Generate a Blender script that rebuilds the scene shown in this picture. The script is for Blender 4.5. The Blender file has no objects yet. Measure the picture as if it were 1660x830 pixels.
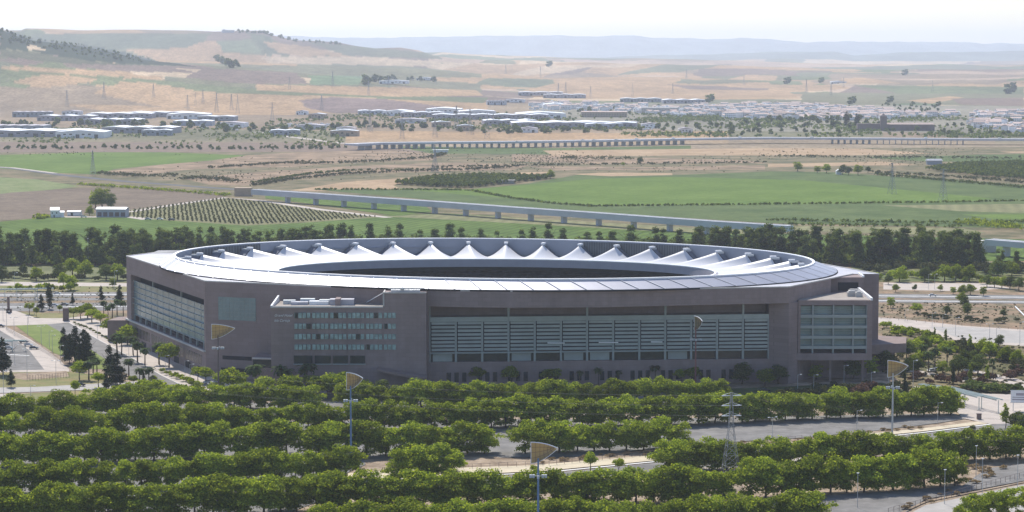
import bpy, math, random
import numpy as np
from mathutils import Vector, Matrix
random.seed(7); rng = np.random.default_rng(7)
R = math.radians
SC = bpy.context.scene
COL = SC.collection
# ------------------------------------------------------------ camera
F, H, PITCH = 3770.0, 140.0, math.atan(335/3770.0)
cam = bpy.data.cameras.new('camera'); camo = bpy.data.objects.new('camera', cam); COL.objects.link(camo)
cam.sensor_width = 36.0; cam.lens = 36.0*F/1660.0
cam.clip_start = 1.0; cam.clip_end = 90000.0
camo.location = (0, 0, H); camo.rotation_euler = (math.pi/2-PITCH, 0, 0)
SC.camera = camo
# ------------------------------------------------------------ sky, sun, exposure
SUN_EL, SUN_AZ = R(51), R(-17)          # azimuth from +Y (ahead), negative = left
w = bpy.data.worlds.new('World'); SC.world = w; w.use_nodes = True
nt = w.node_tree; nt.nodes.clear()
sky = nt.nodes.new('ShaderNodeTexSky'); sky.sky_type = 'NISHITA'; sky.sun_disc = False
sky.sun_elevation = SUN_EL; sky.sun_rotation = SUN_AZ; sky.air_density = 1.0; sky.dust_density = 0.6; sky.ozone_density = 1.5; sky.altitude = 50
bg = nt.nodes.new('ShaderNodeBackground'); bg.inputs[1].default_value = 0.12
wo = nt.nodes.new('ShaderNodeOutputWorld')
tint = nt.nodes.new('ShaderNodeVectorMath'); tint.operation = 'MULTIPLY'; tint.inputs[1].default_value = (0.96, 0.99, 1.07)
nt.links.new(sky.outputs[0], tint.inputs[0]); nt.links.new(tint.outputs[0], bg.inputs[0]); nt.links.new(bg.outputs[0], wo.inputs[0])
sl = bpy.data.lights.new('sun', 'SUN'); sl.energy = 4.2; sl.angle = R(0.5); sl.color = (1.0, 0.95, 0.87)
so = bpy.data.objects.new('sun', sl); COL.objects.link(so)
sdir = Vector((math.sin(SUN_AZ)*math.cos(SUN_EL), math.cos(SUN_AZ)*math.cos(SUN_EL), math.sin(SUN_EL)))
so.rotation_euler = (-sdir).to_track_quat('-Z', 'Y').to_euler(); so.location = (0, 300, 600)
SC.view_settings.view_transform = 'Standard'; SC.view_settings.look = 'None'
SC.view_settings.gamma = 1.0; SC.view_settings.use_curve_mapping = False
SC.view_settings.exposure = 0.36
SC.render.engine = 'CYCLES'
cy = SC.cycles
cy.use_denoising = True; cy.max_bounces = 6; cy.volume_bounces = 1; cy.transparent_max_bounces = 8
cy.diffuse_bounces = 3; cy.glossy_bounces = 3
HAZE = 4.4e-5; HAZE_COL = (0.80, 0.87, 1.0)
# ------------------------------------------------------------ helpers
def G(x, y, z=0.0):
    """the point of the plane at height z seen at photograph pixel x, y (1660 x 830)"""
    u = (x-830)/F; v = (415-y)/F
    t = (z-H)/(-math.sin(PITCH)+v*math.cos(PITCH))
    return Vector((u*t, (math.cos(PITCH)+v*math.sin(PITCH))*t, z))
def px(X, Y, Z):
    a = Y*math.cos(PITCH)-(Z-H)*math.sin(PITCH); b = Y*math.sin(PITCH)+(Z-H)*math.cos(PITCH)
    return 830+F*X/a, 415-F*b/a
def XD(x, D): return Vector(((x-830)/F*D, D, 0))
def tag(o, label=None, cat=None, group=None, kind=None):
    if label: o['label'] = label
    if cat: o['category'] = cat
    if group: o['group'] = group
    if kind: o['kind'] = kind
    return o
def empty(name, loc=(0, 0, 0), rz=0.0, label=None, cat=None, group=None):
    o = bpy.data.objects.new(name, None); COL.objects.link(o); o.location = loc; o.rotation_euler = (0, 0, rz)
    o.empty_display_size = 0.5
    return tag(o, label, cat, group)
def copy_tree(o, parent=None):
    c = o.copy(); COL.objects.link(c); c.parent = parent
    for ch in list(o.children): copy_tree(ch, c)
    return c
def link(name, me, parent=None, loc=(0, 0, 0)):
    o = bpy.data.objects.new(name, me); COL.objects.link(o); o.location = loc; o.parent = parent
    return o
class MB:
    def __init__(s): s.v = []; s.f = []; s.m = []
    def add(s, vs, fs, mi=0):
        k = len(s.v); s.v += [tuple(p) for p in vs]; s.f += [tuple(i+k for i in f) for f in fs]; s.m += [mi]*len(fs); return s
    def prism(s, poly, z0, z1, mi=0, cap=True):
        n = len(poly); vs = [(p[0], p[1], z0) for p in poly]+[(p[0], p[1], z1) for p in poly]
        fs = [(i, (i+1) % n, (i+1) % n+n, i+n) for i in range(n)]
        if cap: fs += [tuple(range(n))[::-1], tuple(range(n, 2*n))]
        return s.add(vs, fs, mi)
    def box(s, x0, x1, y0, y1, z0, z1, mi=0): return s.prism([(x0, y0), (x1, y0), (x1, y1), (x0, y1)], z0, z1, mi)
    def wall(s, A, B, z0, z1, o0, o1, u0=0.0, u1=1.0, mi=0):
        """box standing on plan line A-B between fractions u0,u1, from offset o0 to o1 towards the viewer side"""
        d = Vector((B[0]-A[0], B[1]-A[1])); n = Vector((d.y, -d.x)).normalized()
        a = Vector(A[:2])+d*u0; b = Vector(A[:2])+d*u1
        return s.prism([a+n*o1, b+n*o1, b+n*o0, a+n*o0], z0, z1, mi)
    def tube(s, p, q, r, r2=None, n=6, mi=0):
        p = Vector(p); q = Vector(q); r2 = r if r2 is None else r2
        d = (q-p).normalized(); a = d.orthogonal().normalized(); b = d.cross(a)
        vs = []
        for c, rr in ((p, r), (q, r2)):
            for i in range(n): t = 2*math.pi*i/n; vs.append(c+a*math.cos(t)*rr+b*math.sin(t)*rr)
        fs = [(i, (i+1) % n, (i+1) % n+n, i+n) for i in range(n)]+[tuple(range(n))[::-1], tuple(range(n, 2*n))]
        return s.add(vs, fs, mi)
    def mesh(s, name, mats):
        me = bpy.data.meshes.new(name); me.from_pydata(s.v, [], s.f)
        for m in (mats if isinstance(mats, (list, tuple)) else [mats]): me.materials.append(m)
        if any(s.m): me.polygons.foreach_set('material_index', s.m)
        import bmesh
        bm = bmesh.new(); bm.from_mesh(me); bmesh.ops.recalc_face_normals(bm, faces=bm.faces); bm.to_mesh(me); bm.free()
        me.update(); return me
    def build(s, name, mats, parent=None, loc=(0, 0, 0)): return link(name, s.mesh(name, mats), parent, loc)
# ------------------------------------------------------------ materials
def mat(name, col, rough=0.8, metal=0.0, var=0.12, scale=0.3, stripes=None, spec=0.3, col2=None, noise_dist=2.0, obj_rand=0.0, coord='Object', joints=None, fine=0.0):
    m = bpy.data.materials.new(name); m.use_nodes = True; n = m.node_tree.nodes; l = m.node_tree.links
    b = n['Principled BSDF']; b.inputs['Roughness'].default_value = rough; b.inputs['Metallic'].default_value = metal
    b.inputs['Specular IOR Level'].default_value = spec
    tc = n.new('ShaderNodeTexCoord')
    nz = n.new('ShaderNodeTexNoise'); nz.inputs['Scale'].default_value = scale; nz.inputs['Detail'].default_value = 6; nz.inputs['Roughness'].default_value = 0.65
    l.new(tc.outputs[coord], nz.inputs['Vector'])
    r = n.new('ShaderNodeValToRGB'); c2 = col2 or tuple(min(1, c*(1+var)) for c in col); c1 = col if col2 else tuple(c*(1-var) for c in col)
    r.color_ramp.elements[0].position = 0.36; r.color_ramp.elements[1].position = 0.64
    r.color_ramp.elements[0].color = (*c1, 1); r.color_ramp.elements[1].color = (*c2, 1)
    l.new(nz.outputs['Fac'], r.inputs['Fac']); out = r.outputs['Color']
    def mul(out, fac_out, lo, hi):
        mr = n.new('ShaderNodeMapRange'); mr.inputs['To Min'].default_value = lo; mr.inputs['To Max'].default_value = hi
        l.new(fac_out, mr.inputs['Value'])
        vm = n.new('ShaderNodeVectorMath'); vm.operation = 'SCALE'; l.new(out, vm.inputs[0]); l.new(mr.outputs[0], vm.inputs['Scale'])
        return vm.outputs[0]
    if stripes:                                     # (angle, period, low, high)
        for (ang, per, lo, hi) in (stripes if isinstance(stripes, list) else [stripes]):
            mp = n.new('ShaderNodeMapping'); mp.inputs['Rotation'].default_value = (0, 0, ang)
            wv = n.new('ShaderNodeTexWave'); wv.bands_direction = 'X'; wv.inputs['Scale'].default_value = 0.314/per
            wv.inputs['Distortion'].default_value = 0.6; wv.inputs['Detail'].default_value = 1
            l.new(tc.outputs[coord], mp.inputs['Vector']); l.new(mp.outputs[0], wv.inputs['Vector'])
            out = mul(out, wv.outputs['Fac'], lo, hi)
    if fine:                                        # rough ground: tufts, stones, uneven growth
        for sc_ in (0.12, 0.6):
            fz = n.new('ShaderNodeTexNoise'); fz.inputs['Scale'].default_value = sc_; fz.inputs['Detail'].default_value = 8; fz.inputs['Roughness'].default_value = .75; l.new(tc.outputs[coord], fz.inputs['Vector']); out = mul(out, fz.outputs['Fac'], 1-fine*2, 1+fine*2)
    if joints:                                      # cladding joints and vertical streaks: (course length, course height)
        sx = n.new('ShaderNodeSeparateXYZ'); l.new(tc.outputs[coord], sx.inputs[0]); ad = n.new('ShaderNodeMath'); ad.operation = 'ADD'; l.new(sx.outputs[0], ad.inputs[0]); l.new(sx.outputs[1], ad.inputs[1])
        cb = n.new('ShaderNodeCombineXYZ'); l.new(ad.outputs[0], cb.inputs[0]); l.new(sx.outputs[2], cb.inputs[1])
        bt = n.new('ShaderNodeTexBrick'); bt.inputs['Scale'].default_value = 1.0; bt.inputs['Brick Width'].default_value = joints[0]; bt.inputs['Row Height'].default_value = joints[1]; bt.inputs['Mortar Size'].default_value = .05
        bt.inputs['Color1'].default_value = (.35, .35, .35, 1); bt.inputs['Color2'].default_value = (.75, .75, .75, 1); bt.inputs['Mortar'].default_value = (0, 0, 0, 1); l.new(cb.outputs[0], bt.inputs['Vector']); out = mul(out, bt.outputs['Color'], .84, 1.12)
        mp = n.new('ShaderNodeMapping'); mp.inputs['Scale'].default_value = (1, .10, 1); st = n.new('ShaderNodeTexNoise'); st.inputs['Scale'].default_value = .22; st.inputs['Detail'].default_value = 4
        l.new(cb.outputs[0], mp.inputs[0]); l.new(mp.outputs[0], st.inputs['Vector']); out = mul(out, st.outputs['Fac'], .78, 1.22)
    if obj_rand:
        oi = n.new('ShaderNodeObjectInfo'); out = mul(out, oi.outputs['Random'], 1-obj_rand, 1+obj_rand)
    l.new(out, b.inputs['Base Color'])
    return m
def leaf_mat(name, c1, c2, trans=0.35, rand=0.22):
    m = bpy.data.materials.new(name); m.use_nodes = True; n = m.node_tree.nodes; l = m.node_tree.links; n.clear()
    g = n.new('ShaderNodeNewGeometry'); oi = n.new('ShaderNodeObjectInfo')
    mx = n.new('ShaderNodeMix'); mx.data_type = 'RGBA'; mx.inputs[6].default_value = (*c1, 1); mx.inputs[7].default_value = (*c2, 1)
    l.new(g.outputs['Random Per Island'], mx.inputs[0])
    mr = n.new('ShaderNodeMapRange'); mr.inputs['To Min'].default_value = 1-rand; mr.inputs['To Max'].default_value = 1+rand; l.new(oi.outputs['Random'], mr.inputs['Value'])
    vm = n.new('ShaderNodeVectorMath'); vm.operation = 'SCALE'; l.new(mx.outputs[2], vm.inputs[0]); l.new(mr.outputs[0], vm.inputs['Scale'])
    d = n.new('ShaderNodeBsdfDiffuse'); t = n.new('ShaderNodeBsdfTranslucent'); s = n.new('ShaderNodeMixShader'); s.inputs[0].default_value = trans
    tm = n.new('ShaderNodeVectorMath'); tm.operation = 'MULTIPLY'; tm.inputs[1].default_value = (1.35, 1.25, 0.5); l.new(vm.outputs[0], tm.inputs[0])
    o = n.new('ShaderNodeOutputMaterial')
    l.new(vm.outputs[0], d.inputs[0]); l.new(tm.outputs[0], t.inputs[0]); l.new(d.outputs[0], s.inputs[1]); l.new(t.outputs[0], s.inputs[2]); l.new(s.outputs[0], o.inputs[0])
    return m
M = dict(
 brick=mat('brick', (0.27, 0.208, 0.195), 0.85, var=0.08, scale=0.05, joints=(3.2, 1.6)),
 brick2=mat('brick_terrace', (0.24, 0.18, 0.16), 0.85, var=0.12, scale=0.3),
 stone=mat('pale_stone', (0.5, 0.48, 0.45), 0.7, var=0.08),
 white=mat('white_paint', (0.8, 0.8, 0.8), 0.5, var=0.04),
 slat=mat('slat_metal', (0.34, 0.385, 0.38), 0.5, 0.3, var=0.08, scale=0.2),
 frame=mat('frame_metal', (0.30, 0.34, 0.34), 0.5, 0.3, var=0.05),
 glass=mat('facade_glass', (0.17, 0.25, 0.255), 0.22, 0.0, var=0.15, scale=0.16, spec=0.8),
 glassd=mat('dark_glass', (0.02, 0.03, 0.035), 0.2, 0.0, var=0.3, spec=0.6),
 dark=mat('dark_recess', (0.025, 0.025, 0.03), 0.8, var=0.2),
 ring=mat('roof_metal', (0.44, 0.44, 0.48), 0.47, 0.55, var=0.06, scale=0.06, spec=0.6),
 seam=mat('roof_seam', (0.88, 0.88, 0.9), 0.50, 0.4, var=0.03),
 flat=mat('flat_roof', (0.42, 0.42, 0.46), 0.6, 0.1, var=0.10, scale=0.12),
 flatb=mat('gravel_roof', (0.33, 0.29, 0.25), 0.9, var=0.15, scale=0.3),
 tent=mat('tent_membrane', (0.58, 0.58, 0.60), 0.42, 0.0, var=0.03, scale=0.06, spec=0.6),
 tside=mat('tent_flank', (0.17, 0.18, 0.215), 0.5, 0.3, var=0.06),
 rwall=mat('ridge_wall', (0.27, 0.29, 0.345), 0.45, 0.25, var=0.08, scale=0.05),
 grille=mat('grille', (0.10, 0.11, 0.12), 0.7, 0.0, stripes=[(0, 1.2, .7, 1.3)]),
 seats=mat('seats', (0.13, 0.13, 0.16), 0.8, var=0.3, scale=0.4),
 asphalt=mat('asphalt', (0.185, 0.175, 0.162), 0.95, var=0.18, scale=0.12, fine=0.12),
 asphaltd=mat('asphalt_dark', (0.10, 0.10, 0.105), 0.95, var=0.15, scale=0.12),
 pave=mat('paving', (0.45, 0.39, 0.335), 0.9, var=0.10, scale=0.15),
 cream=mat('cream_path', (0.55, 0.47, 0.33), 0.9, var=0.08, scale=0.2),
 conc=mat('concrete', (0.36, 0.335, 0.305), 0.85, var=0.10, scale=0.15),
 viad=mat('viaduct_concrete', (0.50, 0.51, 0.55), 0.8, var=0.08, scale=0.05),
 dirt=mat('dirt', (0.20, 0.145, 0.095), 1, var=0.3, scale=0.13, col2=(0.40, 0.31, 0.22), fine=0.3),
 dry=mat('dry_grass', (0.11, 0.10, 0.05), 1, scale=0.07, col2=(0.31, 0.205, 0.13), fine=0.35),
 lawn=mat('lawn', (0.12, 0.165, 0.03), 1, scale=0.08, col2=(0.19, 0.22, 0.055), fine=0.15),
 lawn2=mat('worn_lawn', (0.15, 0.165, 0.055), 1, scale=0.07, col2=(0.25, 0.20, 0.09), fine=0.2),
 line=mat('line_paint', (0.75, 0.75, 0.72), 0.7, var=0.05),
 steel=mat('galvanised', (0.50, 0.53, 0.55), 0.45, 0.5, var=0.05),
 steelg=mat('pale_green_steel', (0.45, 0.52, 0.49), 0.5, 0.2, var=0.06),
 poleb=mat('blue_pole', (0.13, 0.22, 0.36), 0.5, 0.1, var=0.08),
 polec=mat('brown_pole', (0.16, 0.12, 0.11), 0.6, 0.1, var=0.08),
 poler=mat('rust_pole', (0.22, 0.09, 0.08), 0.6, 0.1, var=0.08),
 bark=mat('bark', (0.10, 0.075, 0.055), 0.95, var=0.2, scale=2),
 farwall=mat('white_render', (0.80, 0.79, 0.78), 0.8, var=0.06, obj_rand=0.25),
 tile=mat('tile_roof', (0.48, 0.37, 0.32), 0.9, var=0.15, obj_rand=0.3),
 shed=mat('shed_wall', (0.38, 0.40, 0.44), 0.7, var=0.1, obj_rand=0.3),
 shedroof=mat('shed_roof', (0.72, 0.73, 0.75), 0.4, 0.3, var=0.06, obj_rand=0.2),
 lilac=mat('lilac_roof', (0.36, 0.33, 0.36), 0.6, 0.1, var=0.1),
 ochre=mat('ochre_wall', (0.45, 0.34, 0.24), 0.9, var=0.1),
 fort=mat('old_brick', (0.20, 0.15, 0.14), 0.9, var=0.15, scale=0.05),
)
M['leafA'] = leaf_mat('shade_leaves', (0.095, 0.15, 0.022), (0.36, 0.43, 0.062), 0.5, 0.26)
M['leafB'] = leaf_mat('eucalyptus_leaves', (0.055, 0.085, 0.028), (0.175, 0.22, 0.075), 0.4, 0.3)
M['leafC'] = leaf_mat('conifer_needles', (0.022, 0.036, 0.016), (0.045, 0.062, 0.026), 0.1)
M['leafP'] = leaf_mat('palm_fronds', (0.05, 0.08, 0.03), (0.11, 0.15, 0.06), 0.25)
M['leafO'] = leaf_mat('scrub_leaves', (0.055, 0.065, 0.03), (0.11, 0.115, 0.055), 0.2)
M['pane'] = mat('hotel_pane', (0.26, 0.37, 0.36), 0.25, 0.0, var=0.35, scale=0.35, spec=0.8)
M['leafD'] = leaf_mat('dry_weed', (0.22, 0.16, 0.09), (0.38, 0.28, 0.17), 0.2)
M['pyl'] = mat('pylon_steel', (0.30, 0.31, 0.33), 0.6, 0.3)
M['cable'] = mat('cable', (0.07, 0.07, 0.075), 0.6, 0.3)
M['fasc'] = mat('ring_fascia', (0.30, 0.28, 0.315), 0.6, 0.1, var=0.05)
M['leafR'] = leaf_mat('red_brown_leaves', (0.10, 0.06, 0.05), (0.18, 0.11, 0.085), 0.2)
# ------------------------------------------------------------ terrain: one sheet to the horizon
def interp(x, pts):
    xs = [p[0] for p in pts]; ys = [p[1] for p in pts]; return np.interp(x, xs, ys)
LAYERS = [ # crest distance, front width, back width, silhouette
 (6900, 1700, 1500, [(-700, 40), (0, 50), (12, 51), (35, 60), (60, 66), (120, 72), (180, 84), (240, 97), (300, 104), (400, 110), (520, 122), (640, 132), (760, 148), (860, 156), (1000, 160), (2400, 160)]),
 (8800, 1500, 1200, [(-700, 95), (150, 97), (300, 102), (450, 107), (700, 116), (800, 122), (900, 128), (1050, 126), (1200, 130), (1300, 136), (1400, 130), (1500, 134), (1660, 130), (2400, 132)]),
 (11500, 2300, 1800, [(-700, 56), (38, 55), (45, 52), (130, 54), (235, 52), (350, 54), (395, 52), (430, 52), (440, 58), (480, 66), (520, 68), (550, 70), (575, 75), (610, 80), (650, 79), (680, 83), (705, 92), (740, 97), (800, 99), (900, 103), (1000, 106), (1200, 109), (1400, 112), (1660, 110), (2400, 110)]),
 (15500, 2500, 2500, [(-700, 90), (600, 88), (720, 86), (790, 90), (850, 91), (930, 94), (980, 96), (1080, 97), (1250, 102), (1310, 103), (1400, 105), (1500, 103), (1660, 104), (2400, 104)]),
 (22000, 3500, 3000, [(-700, 84), (900, 96), (1200, 88), (1260, 84), (1350, 85), (1385, 91), (1450, 87), (1560, 87), (1660, 85), (2400, 84)]),
 (30000, 4500, 4000, [(-700, 62), (480, 60), (560, 62), (640, 61), (740, 60), (830, 59), (900, 58), (950, 59), (1020, 57), (1060, 61), (1100, 62), (1150, 65), (1200, 63), (1250, 66), (1300, 70), (1350, 69), (1380, 68), (1460, 69), (1520, 69), (1560, 70), (1590, 73), (1620, 71), (1660, 73), (2400, 66)]),
]
def terrain_z(X, Y):
    X = np.asarray(X, float); Y = np.asarray(Y, float)
    col = 830+F*X/np.maximum(Y, 1); z = np.zeros_like(X)
    for D, wf, wb, sil in LAYERS:
        zc = H+(80-interp(col, sil))*D/F
        zc = zc+np.sin(X/170+D)*np.sin(X/77)*D*0.00018
        t = np.where(Y < D, (D-Y)/wf, (Y-D)/wb); b = np.clip(1-t, 0, 1); b = b*b*(3-2*b)
        z = np.maximum(z, np.maximum(zc, 0)*b)
    far = np.clip((Y-6000)/4000, 0, 1)
    z = z+far*(6*np.sin(X/520+Y/900)+5*np.sin(Y/610-X/1300)+6)
    return z
def tz(x, y): return float(terrain_z(np.array([x]), np.array([y]))[0])
T_ = (0.35, 0.23, 0.125); ST = (0.44, 0.33, 0.21); GR = (0.135, 0.15, 0.07); PB = (0.18, 0.13, 0.10); OL = (0.16, 0.15, 0.085); DK = (0.03, 0.042, 0.022); BR = (0.23, 0.17, 0.11)
PAINT = [ # field colours of the far country (outline, colour)
 ([(0, 180), (0, 140), (120, 138), (480, 150), (560, 183), (300, 190), (0, 186)], BR),
 ([(0, 95), (100, 88), (300, 104), (520, 128), (780, 150), (780, 120), (600, 100), (0, 60)], OL),
 ([(0, 107), (80, 109), (212, 118), (212, 125), (60, 119), (0, 115)], T_),
 ([(0, 111), (60, 117), (112, 120), (35, 128), (0, 126)], GR), ([(0, 128), (30, 136), (45, 143), (0, 142)], GR),
 ([(20, 133), (60, 122), (110, 121), (160, 127), (150, 133), (100, 139), (66, 142)], T_),
 ([(0, 50), (20, 52), (60, 64), (130, 70), (200, 84), (250, 98), (320, 108), (210, 104), (120, 96), (60, 84), (0, 78)], DK),
 ([(0, 80), (60, 86), (150, 100), (250, 106), (150, 108), (0, 92)], (0.09, 0.09, 0.05)),
 ([(44, 72), (60, 75), (72, 81), (46, 81)], ST), ([(100, 103), (270, 107), (320, 118), (200, 116), (110, 109)], PB),
 ([(150, 150), (190, 136), (240, 133), (320, 142), (420, 150), (560, 155), (790, 166), (790, 180), (500, 184), (480, 182), (250, 172)], T_),
 ([(100, 168), (230, 172), (480, 181), (480, 186), (200, 186)], T_),
 ([(185, 131), (220, 126), (330, 137), (415, 144), (580, 154), (790, 158), (785, 167), (690, 163), (560, 157), (330, 149), (250, 135)], GR),
 ([(415, 137), (620, 141), (770, 146), (785, 155), (640, 157), (415, 147)], T_),
 ([(485, 163), (530, 158), (620, 160), (720, 173), (690, 183), (540, 183), (500, 176)], (0.19, 0.135, 0.115)),
 ([(330, 110), (480, 118), (500, 136), (400, 136), (300, 126)], PB), ([(500, 122), (590, 124), (580, 137), (505, 137)], (0.14, 0.19, 0.10)),
 ([(690, 125), (790, 126), (770, 135), (700, 131)], T_), ([(770, 136), (790, 127), (830, 127), (895, 129), (908, 141), (840, 142)], (0.13, 0.14, 0.08)),
 ([(845, 147), (905, 134), (1030, 127), (1115, 136), (1245, 133), (1300, 160), (1100, 162), (900, 154)], T_),
 ([(1080, 137), (1245, 143), (1270, 147), (1120, 145)], PB), ([(1100, 133), (1180, 128), (1230, 133), (1140, 137)], OL),
 ([(1180, 129), (1212, 121), (1262, 123), (1255, 131)], T_), ([(1245, 137), (1360, 138), (1382, 143), (1300, 149), (1245, 150)], T_),
 ([(1300, 150), (1660, 150), (1660, 180), (1300, 170)], OL), ([(1360, 150), (1388, 139), (1420, 141), (1452, 151)], PB),
 ([(1385, 138), (1660, 141), (1660, 152), (1460, 152)], GR), ([(1365, 127), (1400, 126), (1460, 135), (1370, 136)], T_),
 ([(1470, 163), (1540, 156), (1562, 158), (1510, 168)], T_), ([(1540, 160), (1660, 158), (1660, 172), (1560, 170)], PB),
 ([(1435, 176), (1460, 167), (1520, 168), (1532, 177)], (0.12, 0.15, 0.07)), ([(1520, 170), (1645, 173), (1645, 181), (1520, 178)], ST),
 ([(40, 55), (345, 54), (300, 82), (190, 80), (60, 66)], (0.12, 0.13, 0.08)), ([(200, 80), (295, 78), (400, 88), (480, 95), (480, 107), (260, 100)], T_),
 ([(295, 79), (340, 65), (358, 66), (362, 86)], T_), ([(350, 66), (405, 64), (425, 86), (365, 86)], (0.16, 0.18, 0.10)),
 ([(400, 52), (440, 60), (470, 90), (430, 88), (410, 64)], (0.11, 0.12, 0.07)), ([(425, 67), (490, 74), (560, 88), (500, 92), (450, 84)], T_),
 ([(500, 68), (700, 86), (720, 96), (560, 90)], (0.13, 0.13, 0.08)), ([(415, 92), (600, 92), (720, 100), (700, 108), (440, 102)], ST),
 ([(900, 102), (1020, 100), (1030, 104), (900, 106)], T_), ([(0, 186), (1700, 186), (1700, 228), (0, 228)], BR), ([(0, 206), (560, 212), (560, 230), (0, 230)], OL),
 ([(560, 212), (830, 214), (1000, 216), (1180, 212), (1180, 230), (560, 230)], T_), ([(1180, 200), (1430, 204), (1430, 222), (1180, 222)], OL),
 ([(1530, 200), (1660, 206), (1660, 224), (1530, 222)], OL), ([(860, 166), (1660, 172), (1660, 216), (1100, 212), (860, 190)], (0.22, 0.2, 0.15)),
]
def in_poly(x, y, P):
    r = np.zeros(x.shape, bool); n = len(P); j = n-1
    for i in range(n):
        xi, yi = P[i]; xj, yj = P[j]
        if yi != yj: r ^= ((yi > y) != (yj > y)) & (x < (xj-xi)*(y-yi)/(yj-yi)+xi)
        j = i
    return r
def build_terrain():
    cols = np.concatenate([np.arange(-900, -60, 20), np.arange(-60, 1720, 2.0), np.arange(1720, 2600, 20)])
    rows = [-600, -100, 60, 150, 300, 500, 800, 1200, 1700, 2300, 2900, 3400]
    d = 3700.0
    while d < 37000: rows.append(d); d *= 1.0062
    rows = np.array(rows, float); nc, nr = len(cols), len(rows)
    C, D = np.meshgrid(cols, rows)
    X = (C-830)/F*np.maximum(D, 2500)*np.where(D < 2500, 1.0, 1.0); X = np.where(D < 2500, (C-830)/F*2500, X)
    Z = terrain_z(X, D)
    co = np.stack([X, D, Z], -1).reshape(-1, 3).astype(np.float32)
    idx = np.arange(nr*nc).reshape(nr, nc)
    q = np.stack([idx[:-1, :-1], idx[:-1, 1:], idx[1:, 1:], idx[1:, :-1]], -1).reshape(-1)
    me = bpy.data.meshes.new('ground'); nf = len(q)//4
    me.vertices.add(nr*nc); me.vertices.foreach_set('co', co.ravel())
    me.loops.add(nf*4); me.loops.foreach_set('vertex_index', q.astype(np.int32))
    me.polygons.add(nf); me.polygons.foreach_set('loop_start', np.arange(0, nf*4, 4, dtype=np.int32))
    me.update(calc_edges=True); me.polygons.foreach_set('use_smooth', np.ones(nf, bool))
    px_, py_ = px(X, np.maximum(D, 50), Z)
    Ck = np.zeros((nr, nc, 4), np.float32); Ck[..., :3] = (0.27, 0.21, 0.14); Ck[..., 3] = 1
    far = D > 3400
    # patchwork of fields on the plain beyond
    r2 = np.random.default_rng(5); Y0, Y1 = 5500, 36000
    pal = [T_, T_, ST, OL, PB, GR, BR, (0.36, 0.26, 0.18), (0.15, 0.15, 0.09)]
    Ck[far] = (*(0.26, 0.195, 0.125), 1)
    for _ in range(620):
        cx = r2.uniform(-150, 1850); dd = math.exp(r2.uniform(math.log(6000), math.log(24000)))
        wx = r2.uniform(40, 190)*(8000/dd)**0.4; wd = dd*r2.uniform(0.02, 0.07); sk = r2.uniform(-.6, .6); c = pal[r2.integers(len(pal))]
        m = (np.abs(C-cx+sk*(D-dd)*0.12+6*np.sin(D/200)) < wx*(0.8+0.2*np.cos((D-dd)/wd))) & (np.abs(D-dd+sk*3*(C-cx)+wd*0.15*np.sin(C/25)) < wd) & far
        Ck[m] = (*c, 1)
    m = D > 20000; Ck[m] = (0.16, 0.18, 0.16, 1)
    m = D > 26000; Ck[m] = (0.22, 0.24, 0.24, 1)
    for P, c in PAINT:
        m = in_poly(px_+1.5*np.sin(py_/2+px_/31), py_, P) & far & (D < 14500)
        Ck[m] = (*c, 1)
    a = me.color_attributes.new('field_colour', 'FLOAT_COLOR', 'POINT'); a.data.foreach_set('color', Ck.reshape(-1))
    m = bpy.data.materials.new('country_fields'); m.use_nodes = True; n = m.node_tree.nodes; l = m.node_tree.links; b = n['Principled BSDF']
    b.inputs['Roughness'].default_value = 1; b.inputs['Specular IOR Level'].default_value = 0.1
    at = n.new('ShaderNodeAttribute'); at.attribute_name = 'field_colour'
    g = n.new('ShaderNodeNewGeometry'); out = at.outputs['Color']
    for sc, lo, hi in ((0.004, .8, 1.2), (0.03, .82, 1.18), (0.0012, .88, 1.12), (0.16, .72, 1.28)):
        mp = n.new('ShaderNodeMapping'); mp.inputs['Scale'].default_value = (1, 0.35, 1)
        nz = n.new('ShaderNodeTexNoise'); nz.inputs['Scale'].default_value = sc; nz.inputs['Detail'].default_value = 5
        mr = n.new('ShaderNodeMapRange'); mr.inputs['From Min'].default_value = .3; mr.inputs['From Max'].default_value = .7; mr.inputs['To Min'].default_value = lo; mr.inputs['To Max'].default_value = hi
        vm = n.new('ShaderNodeVectorMath'); vm.operation = 'SCALE'
        l.new(g.outputs['Position'], mp.inputs[0]); l.new(mp.outputs[0], nz.inputs['Vector']); l.new(nz.outputs['Fac'], mr.inputs['Value']); l.new(out, vm.inputs[0]); l.new(mr.outputs[0], vm.inputs['Scale']); out = vm.outputs[0]
    l.new(out, b.inputs['Base Color']); me.materials.append(m)
    tag(link('ground', me), 'dry rolling farmland running from the car park to the far hills', kind='structure')
build_terrain()
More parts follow.
